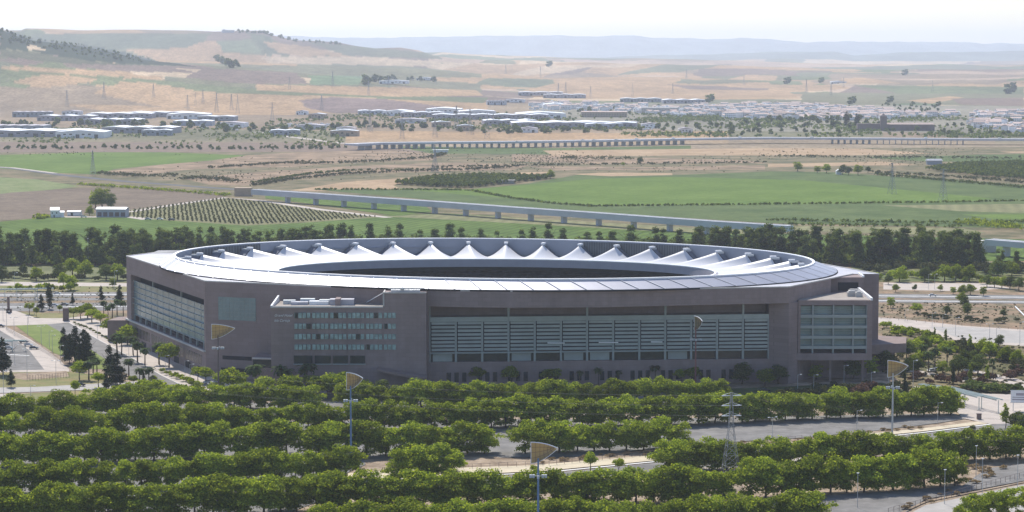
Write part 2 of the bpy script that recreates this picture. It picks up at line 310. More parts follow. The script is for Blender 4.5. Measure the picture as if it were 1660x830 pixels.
# ------------------------------------------------------------ flat sheets on the near ground
LV = [0.02]
def sheet(name, P, m, label=None, z=None):
    """P in photograph pixels, unprojected to the flat ground"""
    z = LV[0] if z is None else z; LV[0] += 0.006
    pts = [G(x, y) for x, y in P]
    me = bpy.data.meshes.new(name); me.from_pydata([(p.x, p.y, z) for p in pts], [], [tuple(range(len(pts)))])
    if me.polygons[0].normal.z < 0: me.flip_normals()
    me.materials.append(m); o = link(name, me); return tag(o, label, kind='structure')
def ribbon(name, P, wid, m, label=None, z=None, kind='structure'):
    """a band of constant world width along a pixel polyline; P can give (x, y)"""
    z = LV[0] if z is None else z; LV[0] += 0.006
    pts = [G(x, y) for x, y in P]; L = []; Rr = []
    for i, p in enumerate(pts):
        d = (pts[min(i+1, len(pts)-1)]-pts[max(i-1, 0)]).normalized(); n = Vector((-d.y, d.x, 0))*wid/2
        L.append(p+n); Rr.append(p-n)
    vs = [(p.x, p.y, z) for p in L+Rr]; k = len(pts)
    me = bpy.data.meshes.new(name); me.from_pydata(vs, [], [(i, i+k, i+k+1, i+1) for i in range(k-1)]); me.materials.append(m)
    o = link(name, me); return tag(o, label, kind=kind)
crop = lambda n, c, c2, st=None, sc=0.03: mat(n, c, 1, col2=c2, scale=sc, stripes=st, spec=0.1, fine=0.32)
gA = crop('vine_green', (0.065, 0.11, 0.018), (0.115, 0.17, 0.035), [(R(20), 9, .8, 1.12)], 0.02)
gB = crop('bright_crop', (0.085, 0.140, 0.020), (0.125, 0.185, 0.034), [(R(-30), 14, .93, 1.05)], 0.012)
gC = crop('dull_crop', (0.065, 0.100, 0.028), (0.11, 0.145, 0.048), [(R(65), 12, .9, 1.08)], 0.02)
gD = crop('pale_stubble', (0.16, 0.165, 0.075), (0.23, 0.215, 0.11), [(R(10), 12, .9, 1.1)], 0.02)
gE = crop('ploughed', (0.145, 0.11, 0.08), (0.20, 0.155, 0.11), [(R(40), 8, .93, 1.05)], 0.015)
gF = crop('tan_field', (0.31, 0.21, 0.125), (0.42, 0.30, 0.185), [(R(80), 12, .92, 1.08)], 0.02)
gG = crop('grove_soil', (0.155, 0.15, 0.07), (0.22, 0.205, 0.105), None, 0.03)
gH = crop('scrub_land', (0.15, 0.115, 0.07), (0.36, 0.25, 0.165), None, 0.025)
gI = crop('olive_scrub', (0.085, 0.09, 0.04), (0.24, 0.185, 0.11), None, 0.025)
fl = 'field'
sheet(fl, [(-80, 242), (560, 244), (1740, 238), (1740, 300), (1740, 420), (-80, 420)], gI, 'scrubby dry farmland between the motorway and the tree belt')
sheet(fl, [(-60, 230), (540, 231), (620, 240), (700, 247), (560, 246), (-60, 247)], crop('bank', (0.17, 0.125, 0.10), (0.23, 0.17, 0.12)), 'purple brown bank with dark shrubs below the sheds')
sheet(fl, [(640, 237), (900, 240), (1120, 236), (1120, 246), (900, 250), (700, 249)], gC, 'green strip under the motorway viaduct')
sheet(fl, [(330, 262), (400, 252), (500, 246), (640, 244), (720, 251), (700, 260), (560, 263), (470, 271), (300, 274)], gH, 'pinkish brown scrub in the middle distance')
sheet(fl, [(300, 290), (400, 280), (560, 270), (740, 263), (860, 268), (830, 276), (600, 280), (480, 290), (400, 301), (340, 300)], gH, 'straw scrub beside the curving hedge')
sheet(fl, [(880, 244), (1250, 240), (1400, 241), (1510, 249), (1380, 252), (1100, 252), (900, 254)], gF, 'long tan strip field')
sheet(fl, [(830, 250), (990, 255), (1200, 259), (1240, 264), (1000, 266), (830, 262)], gH, 'brown scrub field in the centre')
sheet(fl, [(850, 269), (1040, 271), (1240, 268), (1240, 275), (900, 276)], gH, 'thin brown field above the green crops')
sheet(fl, [(1245, 266), (1430, 262), (1485, 267), (1360, 269), (1245, 271)], gF, 'thin tan strip on the right')
sheet(fl, [(1400, 255), (1740, 248), (1740, 262), (1500, 262)], gC, 'dull green field at the right edge')
sheet(fl, [(1620, 246), (1740, 244), (1740, 248), (1640, 248)], gF, 'small tan field at the right edge')
sheet(fl, [(-60, 253), (150, 247), (270, 247), (400, 252), (330, 262), (250, 268), (185, 274), (160, 283), (80, 280), (-60, 268)], gB, 'green field left of the brown spit')
sheet(fl, [(172, 279), (250, 268), (415, 254), (415, 265), (300, 276), (230, 285)], gH, 'rough brown spit of land')
sheet(fl, [(-60, 284), (60, 291), (130, 302), (60, 310), (-60, 320)], crop('light_green', (0.15, 0.19, 0.07), (0.2, 0.22, 0.1)), 'light green field at the left edge')
sheet(fl, [(-60, 322), (20, 312), (150, 304), (300, 309), (372, 318), (208, 341), (80, 352), (-60, 362)], gE, 'grey brown ploughed field behind the farmhouse')
sheet(fl, [(250, 296), (420, 310), (400, 318), (300, 306)], gI, 'olive scrub by the track')
sheet(fl, [(470, 309), (560, 295), (740, 283), (900, 278), (850, 286), (700, 291), (637, 300), (650, 307), (510, 310)], gF, 'tan field beside the dark grove')
sheet(fl, [(505, 307), (760, 308), (860, 297), (940, 283), (1090, 284), (1250, 278), (1340, 279), (1740, 305), (1740, 372), (1350, 364), (1250, 362), (830, 336)], gC, 'dull green crops right of the viaduct')
sheet(fl, [(640, 306), (760, 307), (850, 300), (960, 290), (1090, 287), (1300, 292), (1610, 322), (1560, 328), (1250, 332), (960, 334), (830, 322)], gB, 'large bright green crop field')
sheet(fl, [(930, 283), (970, 280), (1090, 281), (1090, 284), (990, 286)], gF, 'small tan sliver above the bright crops')
sheet(fl, [(1430, 333), (1740, 330), (1740, 347), (1560, 343)], gD, 'pale stubble field at the right')
sheet(fl, [(1560, 348), (1740, 347), (1740, 356), (1620, 356)], gB, 'small bright green strip at the right')
sheet(fl, [(430, 317), (560, 322), (690, 333), (700, 344), (640, 350), (500, 330), (430, 322)], gA, 'green rows beneath the viaduct')
sheet(fl, [(-60, 366), (90, 351), (210, 353), (400, 366), (500, 361), (620, 350), (720, 346), (860, 354), (1000, 366), (1300, 380), (1740, 390), (1740, 430), (-60, 432)], gA, 'vine green field behind the tree belt')
sheet(fl, [(620, 351), (720, 347), (860, 354), (1060, 366), (1250, 376), (1250, 381), (1040, 374), (850, 363)], gD, 'pale mown strip under the viaduct')
sheet(fl, [(1270, 366), (1560, 370), (1600, 378), (1500, 381), (1270, 374)], gD, 'pale mown strip beyond the tree belt')
sheet(fl, [(205, 353), (208, 341), (360, 321), (415, 326), (520, 341), (620, 352), (500, 361), (400, 366), (290, 359)], gG, 'pale soil of the young grove')
ribbon('track', [(208, 344), (290, 331), (365, 320.5), (420, 325), (520, 340), (630, 353)], 9, M['pave'], 'pale farm track round the young grove')
ribbon('track', [(-60, 266), (30, 274), (100, 284), (200, 294), (320, 303), (410, 309)], 14, M['asphaltd'], 'dark farm road on the left')
ribbon('track', [(-60, 268), (20, 272), (90, 281)], 7, M['pave'], 'pale track on the left')
ribbon('track', [(100, 352), (210, 352), (240, 356)], 12, M['pave'], 'pale yard in front of the farm buildings')
ribbon('path', [(415, 214), (470, 222), (560, 233)], 14, M['pave'], 'pale lane by the sheds')
# near side
LV[0] = 0.3
sheet('dry_land', [(-120, 428), (1800, 424), (1800, 560), (-120, 560)], M['dry'], 'dry grass behind and beside the stadium')
sheet('dry_land', [(-120, 560), (1800, 560), (1900, 1100), (-300, 1100)], M['dirt'], 'bare dry soil under and around the tree rows')
sheet('verge', [(-80, 431), (420, 431), (420, 460), (-80, 458)], crop('belt_grass', (0.13, 0.14, 0.07), (0.2, 0.2, 0.1)), 'grey green rough grass beyond the left road')
sheet('verge', [(1380, 426), (1740, 426), (1740, 456), (1380, 458)], crop('belt_grass_r', (0.10, 0.13, 0.05), (0.18, 0.17, 0.08)), 'green rough ground on the right')
sheet('gravel_yard', [(1432, 459), (1600, 460), (1640, 468), (1560, 473), (1432, 470)], M['pave'], 'pale gravel yard on the right')
sheet('path', [(-80, 457), (60, 458), (200, 460), (420, 462), (420, 467), (-80, 463)], M['pave'], 'pale path behind the row of small round trees')
sheet('verge', [(-80, 463), (420, 467), (420, 474), (-80, 474)], M['lawn2'], 'strip of grass under the small round trees')
for (a, b, t) in ((476, 483, 'dual carriageway'), (485, 489, 'service road')):
    sheet('road', [(-80, a), (430, a-3), (430, b-3), (-80, b)], M['asphalt'], 'grey %s left of the stadium' % t)
sheet('road_marking', [(-80, 479.3), (430, 476.3), (430, 477.0), (-80, 480.0)], M['line'], 'white lane line on the left road')
sheet('road', [(-80, 493), (420, 490), (420, 502), (140, 505), (-80, 506)], M['asphalt'], 'wide grey road before the left lawn')
sheet('road_marking', [(-80, 499), (400, 496), (400, 496.6), (-80, 499.6)], M['line'], 'lane line on the wide left road')
for (a, b) in ((477, 484), (486, 491)):
    sheet('road', [(1400, a), (1740, a+3), (1740, b+3), (1400, b)], M['asphalt'], 'grey carriageway right of the stadium')
sheet('road_marking', [(1400, 480.0), (1740, 483.3), (1740, 484.0), (1400, 480.6)], M['line'], 'white line on the right carriageway')
sheet('road_marking', [(1400, 487.8), (1740, 491.2), (1740, 491.8), (1400, 488.4)], M['line'], 'pale edge line on the right carriageway')
sheet('gravel_yard', [(1400, 514), (1470, 519), (1560, 529), (1740, 541), (1740, 565), (1600, 560), (1540, 552), (1490, 535), (1400, 521)], M['pave'], 'wide pale curving road right of the stadium')
sheet('asphalt_lot', [(1505, 531), (1560, 531), (1740, 545), (1740, 560), (1600, 556), (1550, 548)], M['conc'], 'grey surface inside the pale curving road')
# left plaza and boulevard
sheet('lawn', [(20, 507), (80, 509), (130, 508), (120, 517), (60, 517)], M['lawn2'], 'worn lawn at the boulevard head')
sheet('plaza', [(-80, 504), (25, 505), (60, 517), (125, 517), (130, 526), (30, 529), (-80, 530)], M['pave'], 'pale paved plaza at the left edge')
sheet('boulevard', [(108, 517), (140, 513), (205, 540), (340, 605), (440, 628), (430, 650), (325, 641), (262, 611), (215, 583), (160, 553), (111, 525)], M['pave'], 'pale pavement along the left facade')
sheet('road', [(76, 527), (112, 524), (160, 552), (215, 582), (262, 610), (325, 640), (300, 648), (240, 628), (150, 575), (108, 545)], M['asphalt'], 'narrow road beside the boulevard')
ribbon('kerb', [(112, 524), (160, 552), (215, 582), (262, 610), (325, 640)], 0.5, M['stone'], 'pale kerb of the boulevard')
sheet('lawn', [(25, 529), (76, 527), (104, 543), (112, 560), (100, 578), (88, 574), (55, 551)], M['lawn'], 'triangular bright lawn beside the left car park')
sheet('paved_lot', [(-80, 532), (10, 531), (50, 552), (95, 583), (112, 600), (112, 606), (-80, 606)], M['pave'], 'pale paved car park on the left')
sheet('asphalt_lot', [(-80, 536), (-5, 534), (25, 552), (48, 570), (72, 601), (-80, 604)], M['asphalt'], 'grey parking bays on the left')
ribbon('road_marking', [(-20, 574), (48, 578)], 1.2, M['line'], 'white bay line on the left car park')
sheet('lawn', [(-80, 606), (112, 604), (170, 612), (200, 622), (160, 626), (-80, 634)], M['lawn2'], 'lawn between the car park and the lower road')
sheet('dirt', [(22, 607), (108, 603), (112, 612), (40, 618), (22, 614)], M['dirt'], 'bare fenced strip at the car park edge')
sheet('lawn', [(120, 560), (150, 570), (180, 590), (190, 600), (150, 600), (120, 585)], M['lawn'], 'lawn below the conifers')
sheet('road', [(-80, 631), (60, 629), (150, 624), (250, 618), (260, 624), (160, 633), (30, 638), (-80, 642)], M['conc'], 'pale lower road on the left')
sheet('lawn', [(18, 641), (160, 634), (290, 630), (330, 645), (180, 665), (0, 668)], M['lawn2'], 'worn lawn above the tree rows')
sheet('pavement', [(-80, 642), (12, 640), (30, 652), (0, 672), (-80, 680)], M['pave'], 'pale pavement at the lower left')
# in front of the stadium
sheet('verge', [(1432, 530), (1500, 540), (1560, 556), (1740, 568), (1740, 640), (1600, 640), (1480, 630), (1425, 600)], crop('rough_green', (0.10, 0.10, 0.045), (0.24, 0.185, 0.11)), 'rough green and brown ground among the right hand trees')
sheet('forecourt', [(345, 628), (460, 640), (560, 634), (700, 637), (1100, 637), (1420, 625), (1430, 640), (1100, 650), (560, 650), (380, 650)], M['asphalt'], 'shaded asphalt forecourt of the stadium')
sheet('grass_bed', [(1180, 632), (1430, 622), (1480, 640), (1400, 655), (1180, 645)], crop('bed', (0.07, 0.09, 0.035), (0.11, 0.13, 0.05)), 'green planting bed by the right corner')
sheet('asphalt_lot', [(-200, 690), (560, 684), (1120, 680), (1545, 672), (1570, 680), (1520, 688), (1420, 700), (1300, 712), (1115, 723), (960, 742), (820, 744), (600, 752), (560, 770), (600, 783), (400, 860), (-300, 870)], M['asphalt'], 'grey asphalt of the tree shaded car park')
sheet('asphalt_lot', [(-150, 652), (400, 655), (900, 650), (1200, 645), (1200, 668), (560, 680), (-180, 686)], M['asphalt'], 'grey asphalt below the first tree row')
sheet('dry_land', [(590, 747), (800, 742), (830, 748), (900, 745), (1060, 735), (1130, 726), (1300, 714), (1410, 702), (1530, 688), (1600, 684), (1600, 690), (1286, 722), (1060, 748), (870, 764), (600, 777)], M['dirt'], 'dry weedy strip beside the cream path')
sheet('footpath', [(560, 770), (640, 764), (860, 757), (1050, 741), (1286, 717), (1500, 696), (1606, 683), (1612, 687), (1500, 701), (1290, 723), (1060, 749), (880, 766), (640, 777), (560, 781)], M['cream'], 'cream footpath crossing the tree rows')
ribbon('kerb', [(560, 783), (640, 779.5), (880, 768.5), (1060, 751), (1290, 725), (1500, 703), (1612, 689)], 1.1, M['line'], 'white kerb along the cream footpath')
sheet('road', [(700, 782), (890, 770), (1060, 753), (1290, 727), (1500, 705), (1612, 690), (1740, 680), (1740, 700), (1560, 716), (1300, 742), (1070, 768), (900, 784), (700, 800)], M['asphalt'], 'grey road along the footpath')
sheet('pavement', [(1060, 769), (1300, 744), (1560, 718), (1560, 722), (1300, 749), (1060, 775)], M['pave'], 'pale pavement below the road')
sheet('plaza', [(1480, 628), (1590, 640), (1660, 642), (1760, 645), (1760, 690), (1660, 688), (1606, 690), (1560, 680), (1545, 662)], M['pave'], 'pinkish plaza by the pergola')
ribbon('path', [(1440, 598), (1500, 606), (1560, 620), (1600, 612), (1660, 628), (1740, 640)], 6, M['pave'], 'pale path between the right hand trees')
ribbon('path', [(1560, 600), (1620, 612), (1700, 630)], 5, M['pave'], 'second pale path between the right hand trees')
sheet('asphalt_lot', [(1180, 815), (1400, 802), (1560, 790), (1600, 762), (1760, 742), (1760, 762), (1660, 782), (1500, 812), (1430, 860), (1180, 870)], M['asphalt'], 'grey asphalt at the lower right')
sheet('pavement', [(1430, 860), (1500, 822), (1660, 788), (1760, 772), (1760, 800), (1560, 860)], M['conc'], 'pale pavement in the lower right corner')
ribbon('kerb', [(1430, 848), (1500, 816), (1660, 784), (1760, 766)], 1.0, M['dirt'], 'weedy edge of the lower right lot')
sheet('asphalt_lot', [(-300, 880), (1200, 870), (1700, 860), (1900, 1050), (-300, 1050)], M['asphalt'], 'grey asphalt nearest the viewer')
# ------------------------------------------------------------ stadium
ST_ = empty('stadium', (-9, 1058, 0), 0, 'huge brick stadium with an oval white tent roof, centre of the view', 'stadium')
def part(mb, name, m, parent=ST_, label=None):
    o = mb.build(name, m, parent)
    if parent is ST_: o.location = (9, -1058, 0)
    if label: o['label'] = label
    return o
P1 = (-185, 1111); P2 = (-131.3, 989.8); P3 = (115.7, 965.8); P4 = (162, 1021.8); P5 = (143, 1071)
FR = [P2, (-108.5, 981.1), (-83, 969.3), (-54, 959.2), (-20, 950.5), (0, 948.4), (36, 950), (72, 957.5), (100, 963), P3]   # curved front edge
BK = [P5, (113, 1126), (60, 1158), (0, 1168), (-70, 1172), (-134, 1151), (-175, 1129), P1]
HL = (-99.2, 947); HR = (-35.2, 946)        # hotel wing front
# lower mass of brick: walls with real recesses
b = MB()
inner = [P2, (-104, 979), (-33, 966), (107, 979), P3]     # wall plane behind the recess
def inset(A, B, k):
    d = Vector((B[0]-A[0], B[1]-A[1])); n = Vector((-d.y, d.x)).normalized(); return (A[0]+n.x*k, A[1]+n.y*k), (B[0]+n.x*k, B[1]+n.y*k)
# left facade (faces left-front): walls above, below and both ends of the glazed recess
b.wall(P1, P2, 0, 11, -6, 0); b.wall(P1, P2, 33.2, 41, -6, 0); b.wall(P1, P2, 11, 33.2, -6, 0, 0, .06)
b.wall(P1, P2, 11, 33.2, -6, -5)
b.wall(P1, P2, 11, 33.2, -5, 0, .985, 1)
# front left wall and corner, up to the hotel wing
b.prism([P2, (-108.5, 981.1), (-98, 976), (-98, 986), (-126, 996)], 0, 41)
b.prism([(-98, 976), (-83, 969.3), (-54, 959.2), (-34.3, 953.8), (-34.3, 966), (-98, 986)], 0, 41)
# fascia over the main recess (curved), back wall, base wall, right pier
fp = [(-34.3, 953.8), (-20, 950.5), (0, 948.4), (36, 950), (72, 957.5), (100, 963), P3]
b.prism(fp+[(115.7, 985), (-34.3, 972)], 34.4, 41)
b.prism([(-34.3, 972), (115, 985), (115, 988), (-34.3, 976)], 0, 34.4)
SL = (-34.3, 959.5); SR = (108, 971.5)    # screen line
b.wall(SL, SR, 0, 10.3, -8, 0)
b.prism([(108, 971.5), (P3[0], P3[1]), (120, 971), (120, 985), (108, 985)], 0, 34.4)
# right end
b.prism([P3, (138, 1001.6), (138, 1015), (116, 990)], 0, 41)
b.prism([(150.6, 1021.8), P4, P5, (136, 1066)], 0, 41)
# back walls
b.prism(BK+[(-176, 1109), (-136, 1147), (-71, 1168.5), (0, 1165), (59, 1155), (111, 1124), (140, 1069)], 0, 41)
part(b, 'brick_wall', M['brick'])
b = MB(); b.prism([(P1[0]-6, P1[1]+12), (P1[0]-9, P1[1]-3), (P1[0]+1, P1[1]-3), (P1[0]+1, P1[1]+12)], 0, 10.6); part(b, 'side_terrace', M['brick2']); b = MB()
b.prism([(151, 1000), (172, 1008), (176, 1030), (163, 1036), (151, 1022)], 8.2, 12.2); b.prism([(152, 1003), (168, 1013), (170, 1028), (160, 1034), (152, 1020)], 0, 8.25)
part(b, 'side_terrace', M['brick2'])
# flat roof between the brick edge and the ring
b = MB()
P = [P1]+FR+[(150.6, 1021.8), P4]+BK[:-1]
b = MB()
Q = P+[P1]
for i in range(len(P)):
    if Q[i] == (150.6, 1021.8): continue
    b.wall(Q[i], Q[i+1], 41.0, 41.5, -0.6, 0.12)
part(b, 'coping', M['stone'])
# ellipses
def ell(c, a, bb, rot):
    ca, sa = math.cos(R(rot)), math.sin(R(rot))
    def f(t, k=1.0, dk=0.0):
        x = (a*k+dk)*math.cos(t); y = (bb*k+dk)*math.sin(t); return (c[0]+x*ca-y*sa, c[1]+x*sa+y*ca)
    return f
EO = ell((-8.4, 1056.1), 155.3, 105.7, 169-180); ER = ell((-10.5, 1058.2), 147.5, 101.0, 167-180); EI = ell((-7.6, 1063), 100.4, 61.2, 175-180)
b = MB(); Pn = [Vector(q) for q in P]; cen = Vector((-9, 1057)); NR = 180
def hit(d):
    best = None
    for i in range(len(Pn)):
        p, q = Pn[i], Pn[(i+1) % len(Pn)]; e = q-p; den = d.x*e.y-d.y*e.x
        if abs(den) < 1e-9: continue
        w0 = p-cen; t = (w0.x*e.y-w0.y*e.x)/den; u = (w0.x*d.y-w0.y*d.x)/den
        if t > 0 and -1e-6 <= u <= 1+1e-6 and (best is None or t > best): best = t
    return cen+d*best
dirs = sorted([2*math.pi*i/NR for i in range(NR)]+[math.atan2(q.y-cen.y, q.x-cen.x) % (2*math.pi) for q in Pn])
for a_ in dirs:
    d = Vector((math.cos(a_), math.sin(a_))); h = hit(d); inn_ = Vector(EO(math.atan2(d.y, d.x)-R(169-180), 0.97))
    b.v += [(h.x, h.y, 41.25), (inn_.x, inn_.y, 41.25)]
NR = len(dirs)
b.f = [(2*i, 2*((i+1) % NR), 2*((i+1) % NR)+1, 2*i+1) for i in range(NR)]; b.m = [0]*NR
part(b, 'flat_roof', M['flat'])
NT = 40; ts = np.linspace(0, 2*math.pi, 4001)
pr = np.array([ER(t) for t in ts]); cum = np.concatenate([[0], np.cumsum(np.hypot(*np.diff(pr, axis=0).T))])
T_PH = 0.27/40
def tpar(s):            # even arc length parameter on the ridge
    s = (s+T_PH) % 1.0; return float(np.interp(s*cum[-1], cum, ts))
def ringband(fs, N, closed=True):
    mb = MB(); k = len(fs)
    for i in range(N):
        s = i/N
        for f in fs: mb.v.append(f(s))
    for i in range(N):
        j = (i+1) % N
        for q in range(k-1): mb.f.append((i*k+q, j*k+q, j*k+q+1, i*k+q+1)); mb.m.append(0)
    return mb
e3 = lambda E, z, k=1.0, dk=0.0: (lambda s: (*E(tpar(s), k, dk), z))
ZR, ZO, ZI = 45.5, 41.75, 38.3
part(ringband([e3(EO, ZO-.6), e3(EO, ZO), e3(ER, ZR)], 240), 'roof_ring', M['ring'])
part(ringband([e3(EO, ZO-.75, 1, .35), e3(EO, ZO-.1, 1, .35), e3(EO, ZO-.1, 1, -.2)], 240), 'gutter', M['dark'])
part(ringband([e3(ER, ZR-.3, 1, .5), e3(ER, ZR+.35, 1, .5), e3(ER, ZR+.35, 1, -.6), e3(ER, ZR-.3, 1, -.6)], 240), 'ridge_kerb', M['seam'])
NS = 76
for i in range(NS):
    mb = MB(); s = i/NS; a = Vector((*EO(tpar(s)), ZO)); c = Vector((*ER(tpar(s)), ZR)); d = (c-a).normalized(); sd = Vector((-d.y, d.x, 0)).normalized()*.5; up = Vector((0, 0, .02))
    mb.add([a-sd, a+sd, c+sd, c-sd, a-sd+up, a+sd+up, c+sd+up, c-sd+up], [(4, 5, 6, 7), (0, 1, 5, 4), (1, 2, 6, 5), (2, 3, 7, 6), (3, 0, 4, 7)])
    part(mb, 'roof_seam', M['seam'])
# ridge inner wall with its grille stretches
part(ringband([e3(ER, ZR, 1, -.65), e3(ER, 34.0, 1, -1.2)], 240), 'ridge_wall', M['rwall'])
def px_of_s(s): x, y = ER(tpar(s)); return px(x, y, ZR)
for lo, hi in ((307, 422), (945, 1122)):
    ss = [s for s in np.linspace(0, 1, 801)[:-1] if lo < px_of_s(s)[0] < hi and ER(tpar(s))[1] > 1075]
    ss.sort(key=lambda s: px_of_s(s)[0]); mb = MB(); k = len(ss)
    for s in ss: mb.v += [(*ER(tpar(s), 1, -1.15), ZR-.5), (*ER(tpar(s), 1, -1.3), 36.5)]
    mb.f = [(2*i, 2*i+2, 2*i+3, 2*i+1) for i in range(k-1)]; mb.m = [0]*(k-1)
    part(mb, 'grille_panel', M['grille'])
# tents
def tent_point(i, phi, s, rise=1.0):
    """phi -1..1 across one tent, s 0 inner ring .. 1 outer edge"""
    sp = (i+0.5+phi*0.5)/NT; t = tpar(sp); o = Vector(ER(t, 1, -1.4))
    c = Vector((-9, 1060)); d = Vector(ER(t))-c; ti = math.atan2(*reversed(_loc(ER(t)))); inn = Vector(EI(ti))
    k = s; p = inn.lerp(o, k)
    lo = ZI+(36.9-ZI)*k; pk = 44.6
    h = (pk-lo)*(k**1.35)*(1-abs(phi))**1.5
    return Vector((p.x, p.y, lo+h*rise))
_ca, _sa = math.cos(R(175-180)), math.sin(R(175-180))
def _loc(p):
    x = p[0]+7.6; y = p[1]-1063; return ((x*_ca+y*_sa)/100.4, (-x*_sa+y*_ca)/61.2)
NP, NQ = 16, 12; KT = 0.90
tm = MB(); 
for i in range(NT):
    base = len(tm.v)
    for a in range(NP+1):
        for q in range(NQ+1): tm.v.append(tuple(tent_point(i, -1+2*a/NP, q/NQ*KT)))
    for a in range(NP):
        for q in range(NQ): p = base+a*(NQ+1)+q; tm.f.append((p, p+1, p+NQ+2, p+NQ+1)); tm.m.append(0)
    o = part(tm, 'tent_canopy', M['tent']); o.data.polygons.foreach_set('use_smooth', np.ones(len(o.data.polygons), bool)); tm = MB()
    fm = MB(); ed = MB(); n2 = 12; w_ = 0.80                # flank between canopy edge and ridge wall, over the strut
    prof = lambda phi, k: tent_point(i, phi, KT)*(1-k)+k*Vector((*tent_point(i, phi, 1.0).xy, tent_point(i, phi, KT).z))
    for a in range(n2+1):
        phi = -w_+2*w_*a/n2
        for k in (0.0, 1.0): v = prof(phi, k); v.z -= .25; fm.v.append(tuple(v))
    for a in range(n2): fm.f.append((2*a, 2*a+1, 2*a+3, 2*a+2)); fm.m.append(0)
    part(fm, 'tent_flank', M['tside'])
    q0 = None
    for a in range(17):
        v = tent_point(i, -1+2*a/16, KT)
        if q0 is not None: ed.tube(q0, v, .22, n=4)
        q0 = v
    part(ed, 'edge_cable', M['dark'])
    a = tent_point(i, 0, KT); bq = tent_point(i, 0, 1.0); bq.z = a.z; d = (bq-a).normalized(); sd = Vector((-d.y, d.x, 0))*.9
    cp = MB(); z0 = a.z-.5; c = [a-d*.8-sd, a-d*.8+sd, a+d*2.0+sd, a+d*2.0-sd]; cp.prism([(v.x, v.y) for v in c], z0+.5, z0+1.25); part(cp, 'mast_cap', M['white'])
    st = MB(); st.prism([(v.x, v.y) for v in (a-d*.3-sd*.8, a-d*.3+sd*.8, bq+sd*.8, bq-sd*.8)], z0-.4, z0+.45); part(st, 'strut', M['steel'])
# inner ring and bowl
def ei(z, dk=0.0): return lambda s: (*EI(2*math.pi*s, 1, dk), z)
part(ringband([ei(ZI+.1, 1.5), ei(ZI+.25, 0), ei(ZI-3.4, -1.2), ei(ZI-3.6, 1.2)], 160), 'inner_ring', M['fasc'])
part(ringband([ei(ZI+.05, .7), ei(ZI+.5, .6), ei(ZI+.5, -.1), ei(ZI+.05, -.1)], 160), 'ring_rail', M['seam'])
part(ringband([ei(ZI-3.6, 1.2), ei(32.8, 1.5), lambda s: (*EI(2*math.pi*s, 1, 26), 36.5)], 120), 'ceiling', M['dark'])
def rows(r0, z0, r1, z1, n):
    fs = []
    for k in range(n+1):
        rr = r0+(r1-r0)*k/n; zz = z0+(z1-z0)*k/n; fs.append((lambda rr, zz: lambda s: (*EI(2*math.pi*s, 1, rr), zz))(rr, zz))
        if k < n: zn = z0+(z1-z0)*(k+1)/n; fs.append((lambda rr, zz: lambda s: (*EI(2*math.pi*s, 1, rr), zz))(rr, zn))
    return fs
part(ringband(rows(-12, 3, 10, 14, 14), 100), 'lower_stand', M['seats'])
part(ringband(rows(6, 18, 32, 33, 18), 100), 'upper_stand', M['seats'])
part(ringband([ei(17, 6.2), ei(20.2, 6)], 100), 'stand_parapet', M['slat'])
b = MB(); b.v = [(*EI(2*math.pi*i/80, 1, -11), 0.8) for i in range(80)]; b.f = [tuple(range(80))]; b.m = [0]; part(b, 'playing_field', M['lawn'])
# left facade glazing
g = MB(); g.wall(P1, P2, 14, 30.2, -2.2, -1.6, .06, .985)
gl = part(g, 'glazed_screen', M['glass'])
f = MB()
for k in range(7):
    z = 14+k*2.7; f.wall(P1, P2, z-.10, z+.10, -1.6, -1.1 if k not in (2, 3) else -.5, .06, .985)
for k in range(13): u = .06+k*.925/12; f.wall(P1, P2, 14.2, 30, -1.6, -1.5, u, u+.0009)
part(f, 'mullion', M['frame'], gl).location = (0, 0, 0)
f = MB()
for k in range(12): u = .065+k*.92/11.5; f.wall(P1, P2, 11.2, 14, -1.8, -1, u, u+.006)
f.wall(P1, P2, 30.2, 33.2, -2.5, -1.9, .30, .307); f.wall(P1, P2, 30.2, 33.2, -2.5, -1.9, .66, .667)
part(f, 'column', M['frame'])
f = MB(); f.wall(P1, P2, 10.7, 11.35, 0, 1.0); part(f, 'ledge', M['stone'])
f = MB(); f.wall(P1, P2, 11.35, 33, -4.98, -4.9, .06, .985); part(f, 'dark_shade_wall', M['dark'])  # near-black sheet over the brick paints in the shade of the recess
for k in range(44):
    u = .12+k*.86/44
    if k % 11 == 10: continue
    f = MB(); f.wall(P1, P2, 4.2, 8.6, 0, .06, u, u+.011); part(f, 'window', M['glassd'])
for k in range(6):
    u = .2+k*.14; f = MB(); f.wall(P1, P2, 0, 3.2, 0, .08, u, u+.06); part(f, 'entrance', M['dark'])
# front left panel of glass blocks
A, B_ = P2, (-108.5, 981.1); Wd = math.hypot(A[0]-B_[0], A[1]-B_[1])
f = MB(); f.wall(A, B_, 25, 34.8, 0, .12, .26, .99); gw = part(f, 'glass_block_window', M['glass'])
f = MB()
for k in range(11): u = .26+k*.073; f.wall(A, B_, 25, 34.8, .12, .17, u-.001, u+.001)
for k in range(7): f.wall(A, B_, 25+k*1.63-.03, 25+k*1.63+.03, .12, .17, .26, .99)
part(f, 'mullion', M['frame'], gw).location = (0, 0, 0)
f = MB(); f.wall(A, B_, 2, 4.4, 0, .1, .3, .95); f.wall(A, B_, 8, 9.6, 0, .1, .33, .9); part(f, 'vent_strip', M['dark'])
# low annex beside the hotel wing
f = MB(); f.prism([(-108, 962), (-99.3, 960), (-99.3, 975.5), (-108, 980.5)], 0, 11.5); part(f, 'annex', M['brick'])
f = MB(); f.prism([(-108, 961.9), (-99.3, 959.9), (-99.3, 959.7), (-108, 961.7)], 8.0, 11.2); part(f, 'annex_window', M['glassd'])
f = MB(); f.prism([(-108.3, 961.2), (-99.3, 959.2), (-99.3, 961), (-108.3, 963)], 11.5, 12.0); part(f, 'ledge', M['stone'])
